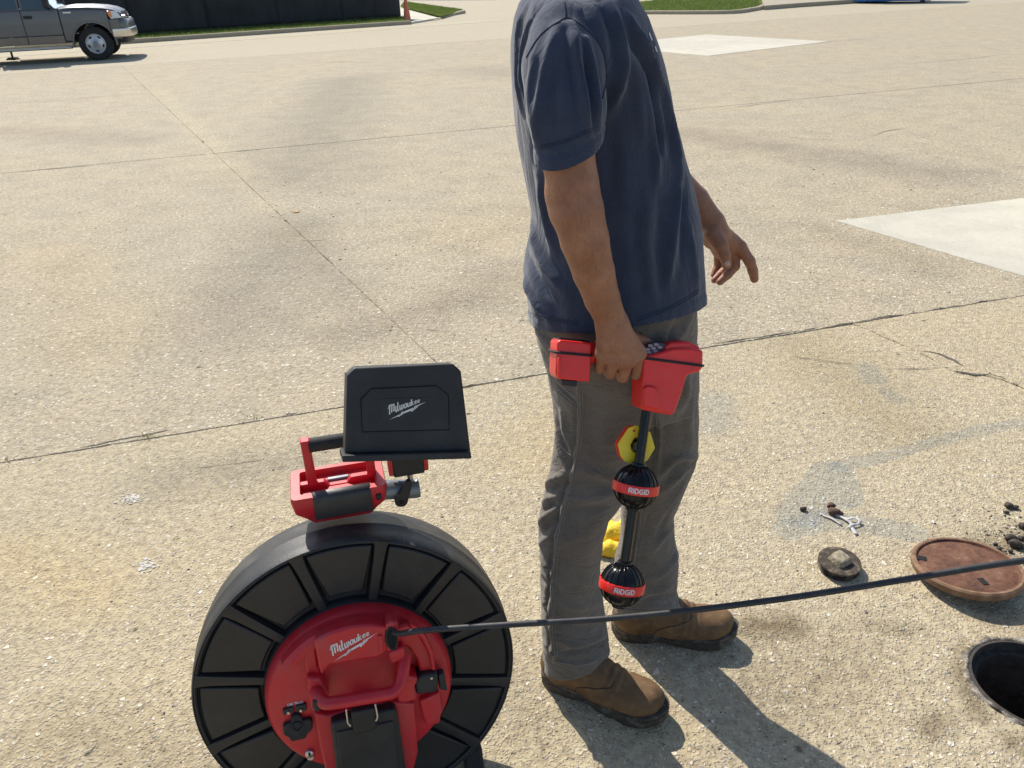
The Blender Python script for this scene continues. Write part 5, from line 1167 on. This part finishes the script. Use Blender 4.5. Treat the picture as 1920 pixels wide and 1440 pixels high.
# fine crumbs round them
V = []; F = []
for i in range(420):
    a = rng.normal(0, 1, 2); g = gnd(1885, 1022)[:2] + a * [.09, .085] + [.03, .0]
    if np.linalg.norm(g - HOLE_C) < .2: continue
    r = .0012 + .004 * rng.random()**3; t = np.array([(1,0,0),(0,1,0),(-1,0,0),(0,-1,0),(0,0,1)]) * [r * 1.2, r, r * .8] * rng.uniform(.6, 1.3, (5, 1)); k = len(V); V += (t + np.append(g, .0005)).tolist(); F += [(k, k+1, k+4), (k+1, k+2, k+4), (k+2, k+3, k+4), (k+3, k, k+4)]
tag(make('soil_crumbs', V, F, M_clod), 'fine dark soil crumbs strewn behind the rusty manhole cover', 'soil', kind='stuff')
# torn grey rag
M_rag = pmat('dirty_white_rag', (.50, .48, .46), .9, var=.25, vscale=60, dust=.5, dustcol=(.2, .15, .12), dscale=60, bump=.5, bscale=250)
M_ragr = pmat('red_brown_rag_mud', (.10, .055, .04), .9, var=.5, vscale=90, bump=.8, bscale=160)
rg0 = gnd(1575, 972); rag = thing('torn_rag', rg0, label='torn dirty white rag strip with a muddy lump on the grey mortar smear', cat='rag')
def gp(px, py, z): return gnd(px, py, z) - rg0
for L, w in (([(1560, 963, .004), (1575, 968, .006), (1588, 974, .008), (1596, 982, .006), (1598, 990, .004), (1606, 1002, .003)], .0075), ([(1588, 974, .010), (1600, 971, .012), (1612, 976, .011), (1608, 983, .007), (1598, 984, .009), (1592, 990, .004)], .006), ([(1538, 963, .003), (1548, 968, .004), (1560, 972, .005), (1578, 984, .004)], .005)):
    P = spline([gp(*q) for q in L], 6); MB().tube(P, [w * (.75 + .4 * noise.noise((i * .5, w * 90, 0))) for i in range(len(P))], 9, flat=.45).obj('rag_strip', M_rag, rag, smooth=180)
for px, py, r in ((1557, 951, .0125), (1562, 964, .017), (1573, 966, .011)):
    V, F = clod_mesh(px * .1, r); V = V + gp(px, py, 0); make('mud_lump', V, F, M_ragr, rag, smooth=60)
# two yellow work gloves heaped behind the legs
gl_o = gnd(1146, 1030); M_glove = pmat('yellow_leather_glove', (.82, .55, .03), .7, var=.15, vscale=40, bump=.5, bscale=160, dust=.25, dustcol=(.5, .3, .08), dscale=40)
for k, (L, lb) in enumerate((([(1128, 1018, .012, .017), (1140, 1004, .022, .026), (1158, 998, .026, .03), (1176, 994, .022, .024)], 'yellow leather work glove on top, cuff pointing away behind the boots'), ([(1126, 1032, .014, .017), (1142, 1028, .018, .022), (1160, 1030, .018, .020), (1178, 1026, .016, .018)], 'yellow leather work glove curled underneath, fingertips towards the trouser leg'))):
    P = [(gnd(a, b, z), r) for a, b, z, r in L]; lo = np.min([q[0] for q in P], 0) - .1; hi = np.max([q[0] for q in P], 0) + .1; lo[2] = -.01; f = Field(lo, hi, .0035)
    for (a, ra), (b, rb_) in zip(P[:-1], P[1:]): f.cone(a, b, ra, rb_, k=.01)
    if k == 0:
        f.cone(gnd(1140, 1000, .03), gnd(1130, 972, .025), .011, .009, k=.006); f.cone(gnd(1150, 992, .03), gnd(1141, 970, .02), .010, .008, k=.005); f.cone(gnd(1160, 1000, .03), gnd(1168, 975, .02), .010, .008, k=.006); f.cone(gnd(1176, 1000, .02), gnd(1195, 985, .03), .019, .026, k=.01)
    else:
        f.cone(gnd(1128, 1034, .014), gnd(1150, 1040, .010), .010, .009, k=.006); f.cone(gnd(1160, 1036, .012), gnd(1180, 1040, .01), .010, .010, k=.006)
    v, F = f.mesh(); v[:, 2] = np.maximum(v[:, 2], .0015); N = vnormals(v, F); v = v + N * (.003 * nz(v, (60, 60, 60), k) + .0016 * nz(v, (130, 130, 130), k))[:, None]; v[:, 2] = np.maximum(v[:, 2], .001)
    o = thing('work_glove', gl_o, label=lb, cat='glove', group='yellow gloves on the concrete'); make('glove_shell', v, F, M_glove, o, smooth=180, world_space=True)
# fallen leaf and weeds in the joint
lf = gnd(555, 398); M_leaf = pmat('dry_orange_leaf', (.45, .24, .06), .7, var=.25, vscale=90)
q = MB(); P = []
for t in np.linspace(0, 1, 9): w = .016 * math.sin(math.pi * t)**.8; P.append([(-.03 + .06 * t, -w, .004 + .008 * t * t), (-.03 + .06 * t, 0, .002 + .006 * t * t), (-.03 + .06 * t, w, .006 + .006 * t)])
q.loft(P, cap=False, closed=False); o = q.obj('dry_leaf', M_leaf, smooth=180); o.location = lf; tag(o, 'curled dry orange leaf alone on the concrete', 'leaf')
M_weed = pmat('pale_weed_green', (.42, .40, .14), .8, var=.3, vscale=50)
for k, (px, py, n, hgt, lb) in enumerate(((277, 820, 14, .022, 'little green weed tuft growing in the open slab joint'), (12, 864, 9, .014, 'yellowish weed tuft in the slab joint, lower and sparser'), (478, 783, 8, .014, 'dried tan weed tuft in the slab joint near the monitor'))):
    g = gnd(px, py); q = MB()
    for i in range(n):
        a = rng.uniform(0, 6.28); l_ = hgt * rng.uniform(.5, 1.1); r_ = rng.uniform(0, .02); b = np.array([r_ * math.cos(a) * 1.8, r_ * math.sin(a) * .5, 0]); d = np.array([math.cos(a) * .7, math.sin(a) * .7, 1]) * l_; s_ = np.array([-math.sin(a), math.cos(a), 0]) * .0016
        q.add([b - s_, b + s_, b + d * .6 + s_ * .8, b + d * .6 - s_ * .8, b + d + [0, 0, -.002]], [(0, 1, 2, 3), (3, 2, 4)])
    o = q.obj('weed_tuft', M_weed); o.location = g; tag(o, lb, 'weed')

# ------------------------------------------------------------ far kerbs, lawns, raised walk
M_gut = concrete('gutter_concrete', (.56, .50, .38), (.52, .47, .37), 50, .03, .4, seed=15.0)
M_kerb = concrete('kerb_concrete', (.46, .41, .32), (.42, .39, .33), 60, .03, .4, seed=55.0)
def grass_mat():
    s = NT('lawn_grass'); p = s.pos(); c = s.ramp(s.noise(p, 2.5, 6, .65), [(.3, (.10, .145, .03)), (.55, (.165, .215, .05)), (.75, (.25, .28, .085))]); s.l(c, s.b.inputs['Base Color']); s.set(s.b, Roughness=.8); tr = s.n('ShaderNodeBsdfTranslucent'); s.l(c, tr.inputs['Color']); mx = s.n('ShaderNodeMixShader'); mx.inputs[0].default_value = .45; s.l(s.b.outputs[0], mx.inputs[1]); s.l(tr.outputs[0], mx.inputs[2]); s.l(mx.outputs[0], s.t.nodes['Material Output'].inputs['Surface'])
    return s.m
M_grass = grass_mat()
def lawn(poly, n, label, hgt=.07, z=.10):
    P = np.array(poly); V, F = fill_poly([[tuple(q) for q in P]], z); mb = MB(); mb.add(V, F)
    lo, hi = P.min(0), P.max(0); T = np.array([[V[i][:2] for i in f] for f in F]); area = np.abs(np.cross(T[:, 1] - T[:, 0], T[:, 2] - T[:, 0])) / 2; pick = rng.choice(len(T), n, p=area / area.sum())
    r1, r2 = np.sqrt(rng.random(n)), rng.random(n); X = (1 - r1)[:, None] * T[pick, 0] + (r1 * (1 - r2))[:, None] * T[pick, 1] + (r1 * r2)[:, None] * T[pick, 2]
    a = rng.uniform(0, 6.28, n); h_ = hgt * rng.uniform(.5, 1.3, n); w_ = .014; VV = np.zeros((n, 3, 3)); d = np.stack([np.cos(a), np.sin(a)], 1)
    VV[:, 0, :2] = X - d * w_; VV[:, 1, :2] = X + d * w_; VV[:, 2, :2] = X + rng.normal(0, .02, (n, 2)); VV[:, :2, 2] = z - .003; VV[:, 2, 2] = z + h_
    b = len(mb.v); mb.v += VV.reshape(-1, 3).tolist(); mb.f += [(b + 3*i, b + 3*i + 1, b + 3*i + 2) for i in range(n)]
    return tag(mb.obj('lawn_grass', M_grass), label, 'grass', kind='stuff')
def kerb(path, name='kerb', w=.16, h=.13, side=1, drop=None):
    P = spline(path, 6) if len(path) > 2 else np.array([np.asarray(path[0]) + (np.asarray(path[1]) - np.asarray(path[0])) * t for t in np.linspace(0, 1, 12)]); T = np.gradient(P, axis=0); T /= np.linalg.norm(T, axis=1)[:, None]; N = np.stack([-T[:, 1], T[:, 0]], 1) * side; rings = []
    for i, (p, n) in enumerate(zip(P, N)):
        hh = h * (drop[0] + (drop[1] - drop[0]) * i / (len(P) - 1) if drop else 1)
        rings.append([(*(p), -.01), (*(p + n * .005), hh - .02), (*(p + n * .03), hh), (*(p + n * w), hh + .002), (*(p + n * (w + .02)), -.01)])
    o = MB().loft(rings).obj(name, M_kerb, smooth=35); return tag(o, kind='structure')
k0g, k1g, k2g = gnd(-400, 124)[:2], gnd(247, 82)[:2], gnd(772, 46)[:2]
kd_ = nrm(k2g - k1g); k0g = k1g - kd_ * 22; kerb([k0g, k2g])
f1g = gnd(752, 38)[:2]; f0g = gnd(250, 72)[:2]; fd = nrm(f1g - f0g); f0x = f0g - fd * 20
nk2 = np.array([-kd_[1], kd_[0]])
lawn([k0g + nk2 * .17, k2g + nk2 * .17, k2g + nk2 * 1.4 + kd_ * .3, f1g + fd * .3, f0x], 26000, 'lawn strip along the foot of the dark fence')
w0, w1, w2, w3 = gnd(822, 37)[:2], gnd(872, 24)[:2], gnd(758, 7)[:2], gnd(752, 17)[:2]
lawn([w0 + [.1, .3], w1 + [-.1, .3], w2, w3], 15000, 'triangular lawn beyond the traffic cone'); kerb([gnd(818, 39)[:2], gnd(833, 34)[:2], gnd(850, 29.5)[:2], gnd(873, 25)[:2]], drop=(.1, 1.0))
walk = slab('sidewalk', [k2g + nk2 * .2, w0 + [0, .2], w3, w3 + [-8, 1.5], f1g + fd * .5 + [-.2, 1.0], f1g + fd * .4], None, M_new, z=.06, depth=.06); tag(walk, kind='structure')
g3 = [gnd(1120, 29)[:2], gnd(1200, 27)[:2], gnd(1300, 27)[:2], gnd(1375, 26)[:2], gnd(1408, 22)[:2], gnd(1432, 16)[:2]]
kerb(g3 + [gnd(1428, 5)[:2]], h=.12)
lawn([q + [0, .25] for q in g3] + [gnd(1428, 6)[:2], gnd(1405, -8)[:2], gnd(1310, -6)[:2], gnd(1190, 10)[:2], gnd(1090, 20)[:2]], 22000, 'sunlit lawn island behind the man with a rounded kerb')
rw = slab('raised_walk', [gnd(1432, 19)[:2], gnd(1500, 13.5)[:2], gnd(1610, 6)[:2], gnd(1800, -6)[:2], gnd(1800, -20)[:2], gnd(1500, -15)[:2], gnd(1432, 2)[:2]], None, M_kerb, z=.15, depth=.16); tag(rw, kind='structure')
ro = slab('far_road', [gnd(500, -6)[:2], gnd(760, .8)[:2], gnd(830, 1.2)[:2], gnd(930, 0)[:2], gnd(930, -18)[:2], gnd(500, -16)[:2]], None, M_asphalt, z=.004, depth=.004); tag(ro, kind='structure')
gut = slab('gutter_strip', [k1g - kd_ * 20, k2g + kd_ * 3, k2g + kd_ * 3 - nk2 * 1.6, k1g - kd_ * 20 - nk2 * 2.4][::-1], None, M_gut, z=.004, depth=.004); tag(gut, kind='structure')

# ------------------------------------------------------------ dark screen fence
M_scr = NT('black_mesh_screen'); s = M_scr; p = s.obj(); mpn = s.n('ShaderNodeMapping'); s.l(p, mpn.inputs[0]); mpn.inputs['Scale'].default_value = (1, 1, .35)
c = s.ramp(s.noise(mpn.outputs[0], 2.2, 6, .65), [(.3, (.010, .012, .014)), (.7, (.026, .029, .032))]); s.l(c, s.b.inputs['Base Color']); s.set(s.b, Roughness=.75); s.l(s.bump(s.noise(p, 6, 5), .5, .05), s.b.inputs['Normal']); M_scr = s.m
M_post = pmat('dark_steel_post', (.03, .032, .034), .5, metal=.4)
fang = math.atan2(fd[1], fd[0]); fl_ = np.linalg.norm(f1g - f0x)
fence = thing('screen_fence', (*f0x, 0), Matrix.Rotation(fang, 4, 'Z'), label='long black mesh screen fence standing on the lawn strip behind the pickup', cat='fence')
nb = 12; bw = fl_ / nb
for i in range(nb + 1): MB().tube([(i * bw, .06, 0), (i * bw, .06, 1.0), (i * bw, .06, 2.0)], .035, 10).obj('fence_post', M_post, fence, smooth=60)
for i in range(nb):
    q = MB(); n1, n2 = 14, 12; V = [(i * bw + bw * a / n1, .0 + .035 * math.sin(math.pi * a / n1) * noise.noise((i * 3 + a * .4, b * .5, 0)) + .03 * noise.noise((i * 9 + a * .25, b * .9, 4)), .10 + 1.88 * b / n2 + (.02 * noise.noise((a * .7 + i * 5, 0, 0)) if b == 0 else 0)) for a in range(n1 + 1) for b in range(n2 + 1)]
    q.add(V, [(a * (n2 + 1) + b, (a + 1) * (n2 + 1) + b, (a + 1) * (n2 + 1) + b + 1, a * (n2 + 1) + b + 1) for a in range(n1) for b in range(n2)]); q.obj('screen_panel', M_scr, fence, smooth=180, solid=.006)
MB().tube([(0, .06, 1.98), (fl_ / 2, .06, 1.98), (fl_, .06, 1.98)], .025, 10).obj('top_rail', M_post, fence, smooth=60)
# cone
cg = gnd(764, 42); cn = thing('traffic_cone', cg, label='faded orange traffic cone standing at the end of the dark fence', cat='traffic cone')
M_cone = pmat('faded_orange_pvc', (.55, .16, .085), .6, var=.15, vscale=12, dust=.3, dustcol=(.4, .22, .15))
MB().lathe([(.15, .03), (.14, .05), (.105, .33), (.065, .66), (.038, .86), (.03, .87), (.028, .84)], 28).obj('cone_body', M_cone, cn, smooth=45)
MB().prism(rrect(-.2, -.2, .2, .2, .03), 0, .035).obj('cone_base', M_rub, cn, bevel=.008)
cn.location.z = .04
# dumpster
d0, d1 = gnd(1603, 7)[:2], gnd(1745, 5)[:2]; dd = nrm(d1 - d0); dl = np.linalg.norm(d1 - d0)
ds = thing('dumpster', (*d0, 0), Matrix.Rotation(math.atan2(dd[1], dd[0]), 4, 'Z'), label='blue steel dumpster at the far edge of the paved lot', cat='dumpster')
M_blue = pmat('chipped_blue_paint', (.02, .14, .42), .5, var=.2, vscale=6, dust=.3, dustcol=(.12, .09, .07), dscale=5)
b = MB(); b.loft([[(0, 0, .07), (dl, 0, .07), (dl, 1.5, .07), (0, 1.5, .07)], [(-.05, -.08, 1.35), (dl + .05, -.08, 1.35), (dl + .05, 1.6, 1.6), (-.05, 1.6, 1.6)]]); bo = b.obj('bin_body', M_blue, ds, bevel=.02)
for i in range(7):
    x = .15 + i * (dl - .3) / 6; b = MB(); b.loft([[(x - .04, -.05, .17), (x + .04, -.05, .17), (x + .04, .02, .17), (x - .04, .02, .17)], [(x - .04, -.13, 1.3), (x + .04, -.13, 1.3), (x + .04, -.04, 1.3), (x - .04, -.04, 1.3)]]); b.obj('side_rib', M_blue, bo, bevel=.006)
for x in (.3, dl - .3):
    b = MB(); b.box((x - .08, .05, .0), (x + .08, 1.45, .10)); b.obj('skid_rail', M_rub, ds, bevel=.01)
for k in (0, 1):
    b = MB(); b.box((k * dl / 2 + .01, -.12, 1.36), ((k + 1) * dl / 2 - .01, 1.62, 1.40)); b.M = None; o = b.obj('lid', M_rub, ds, bevel=.01); o.rotation_euler = (R_(8), 0, 0)
# ------------------------------------------------------------ pickup truck parked by the kerb
wg = gnd(180, 113)[:2]; hd_t = R_(18)
ft = nrm(gnd(260, 107)[:2] - gnd(0, 122)[:2]); hd_t = math.atan2(ft[1], ft[0])
side_n = np.array([ft[1], -ft[0]])          # towards the viewer
truck_o = wg - side_n * .80 + ft * .10
truck = thing('pickup_truck', (*truck_o, 0), Matrix.Rotation(hd_t, 4, 'Z'), label='dark grey pickup truck with chrome front bumper parked along the far kerb', cat='pickup truck')
truck.scale = (.92, .92, .92)
M_paint = pmat('dark_grey_metallic_paint', (.115, .116, .118), .4, metal=.15, var=.04, vscale=2, coat=.4, dust=.12, dustcol=(.3, .27, .22), dscale=3)
M_paint2 = pmat('taupe_two_tone_paint', (.15, .135, .12), .38, metal=.3, var=.04, vscale=2, coat=.6, dust=.2, dustcol=(.3, .27, .22), dscale=3)
M_chr = pmat('chrome', (.62, .60, .56), .3, metal=1.0, var=.05, dust=.25, dustcol=(.5, .46, .38), dscale=4)
M_tyre = pmat('tyre_rubber', (.018, .018, .018), .85, var=.3, vscale=12, dust=.3, dustcol=(.11, .1, .09), bump=.3, bscale=60)
M_rimm = pmat('silver_steel_wheel', (.55, .56, .57), .4, metal=.5, var=.08, vscale=8)
M_lens = pmat('clear_lamp_lens', (.62, .64, .64), .12, var=.05, coat=.8)
M_amb = pmat('amber_lamp_lens', (.75, .22, .04), .2, var=.05, coat=.5)
M_glass = pmat('tinted_window_glass', (.03, .05, .055), .05, var=.05, rvar=.01, coat=1.0)
M_trim = pmat('black_trim', (.015, .016, .017), .6, var=.2)
HW = .985
def ybody(z):    # slight barrel of the body side
    return HW - .05 * ((z - .85) / .45)**2 * (1 if z > .85 else .45)
arch = [(0.0, .40, .475), (-3.65, .40, .475)]
def panel(name, x0, x1, z0, z1f, mat, parent, sgn, z0f=None, gap=.006):
    """body-side panel x0..x1, its top following z1f(x); wheel arches left open"""
    nx = max(3, int((x1 - x0) / .045)); nz_ = 18; V = []; keep = {}
    for i in range(nx + 1):
        x = x0 + gap + (x1 - x0 - 2 * gap) * i / nx; zb = z0 if z0f is None else z0f(x); zt_ = z1f(x)
        for j in range(nz_ + 1):
            z = zb + (zt_ - zb) * j / nz_; xx, zz = x, z
            for ax_, az_, ar in arch:
                d = math.hypot(x - ax_, z - az_)
                if d < ar + .02 and z > az_ - .3: 
                    if d > ar - .05: k = ar / d; xx, zz = ax_ + (x - ax_) * k, az_ + (z - az_) * k
            V.append((xx, sgn * ybody(zz), zz))
    F = []
    for i in range(nx):
        for j in range(nz_):
            q = [i * (nz_ + 1) + j, (i + 1) * (nz_ + 1) + j, (i + 1) * (nz_ + 1) + j + 1, i * (nz_ + 1) + j + 1]
            c = np.mean([(V[k][0], V[k][2]) for k in q], 0)
            if any(math.hypot(c[0] - a, c[1] - b) < r - .004 for a, b, r in arch): continue
            F.append(tuple(q) if sgn < 0 else tuple(q[::-1]))
    return make(name, V, F, mat, parent, smooth=35, solid=.02)
hoodz = lambda x: np.interp(x, [-.75, -.55, 0, .35, .55, .70, .78], [1.205, 1.20, 1.185, 1.155, 1.12, 1.06, .99])
belt = lambda x: 1.21
lowz = lambda x: .47
for sgn in (-1, 1):
    fe = panel('front_fender', -.66, .43, .47, hoodz, M_paint, truck, sgn); panel('fender_nose', .425, .66, .47, lambda x: .94, M_paint, fe, sgn)
    dr = panel('front_door', -1.50, -.67, .62, belt, M_paint, truck, sgn); panel('door_sill_panel', -1.50, -.67, .44, lambda x: .615, M_paint2, dr, sgn)
    rd = panel('rear_door', -2.25, -1.50, .62, belt, M_paint, truck, sgn); panel('door_sill_panel', -2.25, -1.50, .44, lambda x: .615, M_paint2, rd, sgn)
    panel('bed_side', -4.85, -2.30, .52, lambda x: 1.22, M_paint, truck, sgn)
    y = sgn * (ybody(1.05) + .004)
    q = MB(); q.box((-1.46, min(y, y + sgn * .02), 1.02), (-1.27, max(y, y + sgn * .02), 1.09)); q.obj('door_handle', M_trim, dr, bevel=.008)
    q = MB(); q.box((-2.20, min(y, y + sgn * .02), 1.02), (-2.02, max(y, y + sgn * .02), 1.09)); q.obj('door_handle', M_trim, rd, bevel=.008)
    yb_ = sgn * (ybody(1.12) + .002); q = MB(); q.box((-.56, min(yb_, yb_ + sgn * .012), 1.105), (-.38, max(yb_, yb_ + sgn * .012), 1.145)); q.obj('fender_badge', M_badge, fe, bevel=.006)
    # side glass and pillars of the cab
    def gl(name, pts, mat, par, inset=0.0):
        P = [(x, sgn * (np.interp(z, [1.2, 1.9], [ybody(1.2) - .01 - inset, ybody(1.2) - .16 - inset])), z) for x, z in pts]; q = MB(); P2 = [(a, b - sgn * .02, c) for a, b, c in P]; q.loft([P, P2]); return q.obj(name, mat, par, bevel=.004)
    gl('front_door_frame', [(-1.49, 1.21), (-.72, 1.21), (-.80, 1.32), (-1.18, 1.80), (-1.49, 1.82)], M_paint, dr, .012); gl('front_side_glass', [(-1.44, 1.225), (-1.20, 1.225), (-1.12, 1.20), (-.80, 1.20), (-.86, 1.32), (-1.21, 1.75), (-1.44, 1.77)], M_glass, dr)
    gl('rear_door_frame', [(-2.24, 1.21), (-1.51, 1.21), (-1.51, 1.82), (-2.12, 1.80)], M_paint, rd, .012); gl('rear_side_glass', [(-2.16, 1.24), (-1.56, 1.24), (-1.56, 1.77), (-2.06, 1.75)], M_glass, rd)
    q = MB(); ym = sgn * (HW + .13); q.prism(rrect(min(sgn * HW * .98, ym + sgn * .1), 1.24, max(sgn * HW * .98, ym + sgn * .1), 1.46, .04), -.92, -.80, axis=0); q.obj('wing_mirror', M_trim, dr, bevel=.02)
    # running board
    q = MB(); yr = sgn * (HW + .06); q.loft([[(x, yr + sgn * a, z) for a, z in ((-.10, .36), (.06, .365), (.075, .345), (.06, .315), (-.10, .31))] for x in (-2.25, -2.15, -.62, -.54)]); q.obj('running_board', M_chr, truck, bevel=.006)
    q = MB(); q.box((-2.15, min(yr - .06, yr + .055), .366), (-.64, max(yr - .06, yr + .055), .374)); q.obj('board_tread', M_chr, truck)
    # lamp cluster
    def lampq(name, pts, mat, par, out=.0):
        P = [(x, sgn * (ybody(z) + .004 + out - (.055 * max(0, (x - .56) / .16))), z) for x, z in pts]; q = MB(); q.loft([P, [(a - .01, b - sgn * .05, c) for a, b, c in P]]); return q.obj(name, mat, par, bevel=.006)
    lm = lampq('headlight', [(.43, 1.135), (.66, 1.11), (.745, .955), (.50, .945)], M_lens, truck, .004); lampq('turn_signal', [(.425, 1.13), (.52, 1.12), (.545, .99), (.47, .975)], M_amb, lm, .009)
    q = MB(); rr_ = []
    for a in np.linspace(R_(-8), R_(188), 26): rr_.append([(r_ * math.cos(a), sgn * (ybody(.40 + r_ * math.sin(a)) + d_), .40 + r_ * math.sin(a)) for r_, d_ in ((.478, -.03), (.478, .012), (.515, .010), (.525, -.004))])
    q.loft(rr_); q.obj('arch_lip', M_paint, fe, smooth=40)
# hood, cowl, windshield, cab, bed
q = MB(); R0 = []
for x, z, k in ((-.66, 1.215, 1), (-.4, 1.245, 1), (0, 1.235, 1), (.35, 1.20, .98), (.55, 1.155, .96), (.68, 1.09, .93), (.72, 1.04, .92)):
    R0.append([(x, y, z - .045 * abs(y / .93)**3 + (.022 if .30 < abs(y) < .62 else 0)) for y in np.linspace(-.93 * k, .93 * k, 25)] )
q.loft(R0, cap=False, closed=False); q.obj('hood', M_paint, truck, smooth=50, solid=.03)
q = MB(); q.loft([[(-.66, y, 1.215) for y in (-.86, .86)] , [(-.74, y, 1.235) for y in (-.86, .86)], [(-1.36, y, 1.84) for y in (-.70, .70)]], cap=False, closed=False); q.obj('windshield', M_glass, truck, solid=.012)
q = MB(); q.box((-.80, -.84, 1.17), (-.60, .84, 1.212)); q.obj('cowl', M_trim, truck, bevel=.01)
q = MB(); q.loft([[(-1.34, y, z) for y, z in ((-.72, 1.80), (-.66, 1.85), (.66, 1.85), (.72, 1.80))], [(-1.7, y, z) for y, z in ((-.75, 1.81), (-.68, 1.885), (.68, 1.885), (.75, 1.81))], [(-2.20, y, z) for y, z in ((-.74, 1.79), (-.66, 1.865), (.66, 1.865), (.74, 1.79))]]); q.obj('roof', M_paint, truck, bevel=.02)
q = MB(); q.box((-2.28, -.86, .6), (-2.24, .86, 1.80)); q.obj('cab_back', M_paint, truck, bevel=.01)
q = MB(); q.box((-4.83, -.86, .62), (-2.32, .86, .68)); q.obj('bed_floor', M_trim, truck); q = MB(); q.box((-4.90, -.93, .60), (-4.85, .93, 1.21)); q.obj('tailgate', M_paint, truck, bevel=.01)
q = MB(); q.box((-4.6, -.45, .42), (.55, .45, .60)); q.obj('chassis', M_trim, truck, bevel=.02); q = MB(); q.box((-2.2, -.88, .50), (-.66, .88, .60)); q.obj('cab_floor', M_trim, truck)
for xw in (0, -3.65):
    for sgn in (-1, 1):
        q = MB(); r0 = [[(xw + .50 * math.cos(a), y_, .40 + .50 * math.sin(a)) for a in np.linspace(0, math.pi, 16)] for y_ in (sgn * .60, sgn * .95)]; q.loft(r0, cap=False, closed=False); q.obj('wheel_well', M_trim, truck, smooth=60)
# nose
q = MB(); q.box((.40, -.80, .70), (.70, .80, 1.08)); q.obj('grille_shell', M_trim, truck, bevel=.03)
for i in range(4): q = MB(); q.box((.695, -.55, .76 + i * .08), (.725, .55, .79 + i * .08)); q.obj('grille_bar', M_chr, truck, bevel=.006)
def wrap(name, prof, mat, ext=.90, bev=.012):
    """bumper section wrapped round the nose; prof = list of (offset out, z)"""
    path = [(.47, -HW + .01), (.62, -HW + .015), (.76, -HW + .07), (.84, -HW + .20), (.88, -.5), (.90, 0), (.88, .5), (.84, HW - .20), (.76, HW - .07), (.62, HW - .015), (.47, HW - .01)]
    P = spline(path, 4); T = np.gradient(P, axis=0); T /= np.linalg.norm(T, axis=1)[:, None]; N = np.stack([T[:, 1], -T[:, 0]], 1); q = MB(); q.loft([[(*(p + n * o), z) for o, z in prof] for p, n in zip(P, N)]); return q.obj(name, mat, truck, smooth=40)
wrap('chrome_bumper', [(-.05, .52), (.015, .525), (.03, .60), (.025, .70), (.0, .725), (-.05, .72)], M_chr); wrap('bumper_cover', [(-.06, .73), (.0, .735), (.005, .80), (-.015, .90), (-.05, .93), (-.09, .92)], M_paint); wrap('air_dam', [(-.14, .38), (-.09, .38), (-.06, .51), (-.12, .52)], M_trim)
q = MB(); q.tube([(.70, -.80, .98), (.80, -.80, .99), (.82, -.80, .99)], .03, 10); q.obj('tow_marker', M_chr, truck, smooth=60)
# wheels
def wheel(x, sgn):
    yw = sgn * .83; q = MB(); tp = [(.235, -.12), (.30, -.128), (.365, -.118), (.388, -.095), (.392, -.03), (.392, .03), (.388, .095), (.365, .118), (.30, .128), (.235, .12)]
    q.lathe(tp, 56, axis=1, c=(x, yw, .392)); w = q.obj('wheel', M_tyre, truck, smooth=35)
    tr = MB()
    for i in range(44):
        a = 2 * math.pi * i / 44
        for s_ in (-1, 1):
            p_ = [(.388, s_ * .015, 0), (.396, s_ * .015, 0), (.394, s_ * .105, .035), (.380, s_ * .108, .035)]
            A = [(x + r_ * math.cos(a + t), yw + y_, .392 + r_ * math.sin(a + t)) for r_, y_, t in p_]; B = [(x + r_ * math.cos(a + t + .07), yw + y_, .392 + r_ * math.sin(a + t + .07)) for r_, y_, t in p_]; tr.loft([A, B])
    tr.obj('tyre_tread', M_tyre, w)
    yo = yw + sgn * .10; rp_ = [(.238, yo), (.232, yo + sgn * .018), (.222, yo + sgn * .012), (.214, yo - sgn * .02), (.19, yo - sgn * .012), (.15, yo + sgn * .004), (.105, yo + sgn * .016), (.095, yo + sgn * .02), (.088, yo + sgn * .045), (.07, yo + sgn * .055), (.0001, yo + sgn * .056)]
    q = MB(); q.lathe(rp_, 48, axis=1, c=(x, 0, .392)); rm = q.obj('rim', M_rimm, w, smooth=35)
    for i in range(5):
        a = R_(90 + 36 + 72 * i); q = MB(); cx, cz = x + .172 * math.cos(a), .392 + .172 * math.sin(a); P = [(cx + .042 * math.cos(t) * -math.sin(a) + .021 * math.sin(t) * math.cos(a), cz + .042 * math.cos(t) * math.cos(a) + .021 * math.sin(t) * math.sin(a)) for t in np.linspace(0, 6.283, 15)[:-1]]
        q.prism(P, yo - sgn * .03, yo + sgn * .003, axis=1); q.obj('rim_slot', M_dark, rm)
    q = MB(); q.lathe([(.072, yo + sgn * .05), (.066, yo + sgn * .060), (.0001, yo + sgn * .061)], 32, axis=1, c=(x, 0, .392)); q.obj('hub_cap', M_gun, rm, smooth=40)
for x in (0, -3.65):
    for s_ in (-1, 1): wheel(x, s_)
# small stand on the ground under the cab
jg = gnd(25, 112); js = thing('jack_stand', jg, label='small rusty metal stand on the ground under the running board', cat='stand')
MB().loft([[(-.14, -.1, 0), (.14, -.1, 0), (.14, .1, 0), (-.14, .1, 0)], [(-.09, -.06, .06), (.09, -.06, .06), (.09, .06, .06), (-.09, .06, .06)]]).obj('stand_foot', M_iron, js, bevel=.01)
MB().tube([(0, 0, .05), (0, 0, .14), (0, 0, .22)], .025, 10).obj('stand_post', M_iron, js, smooth=60)
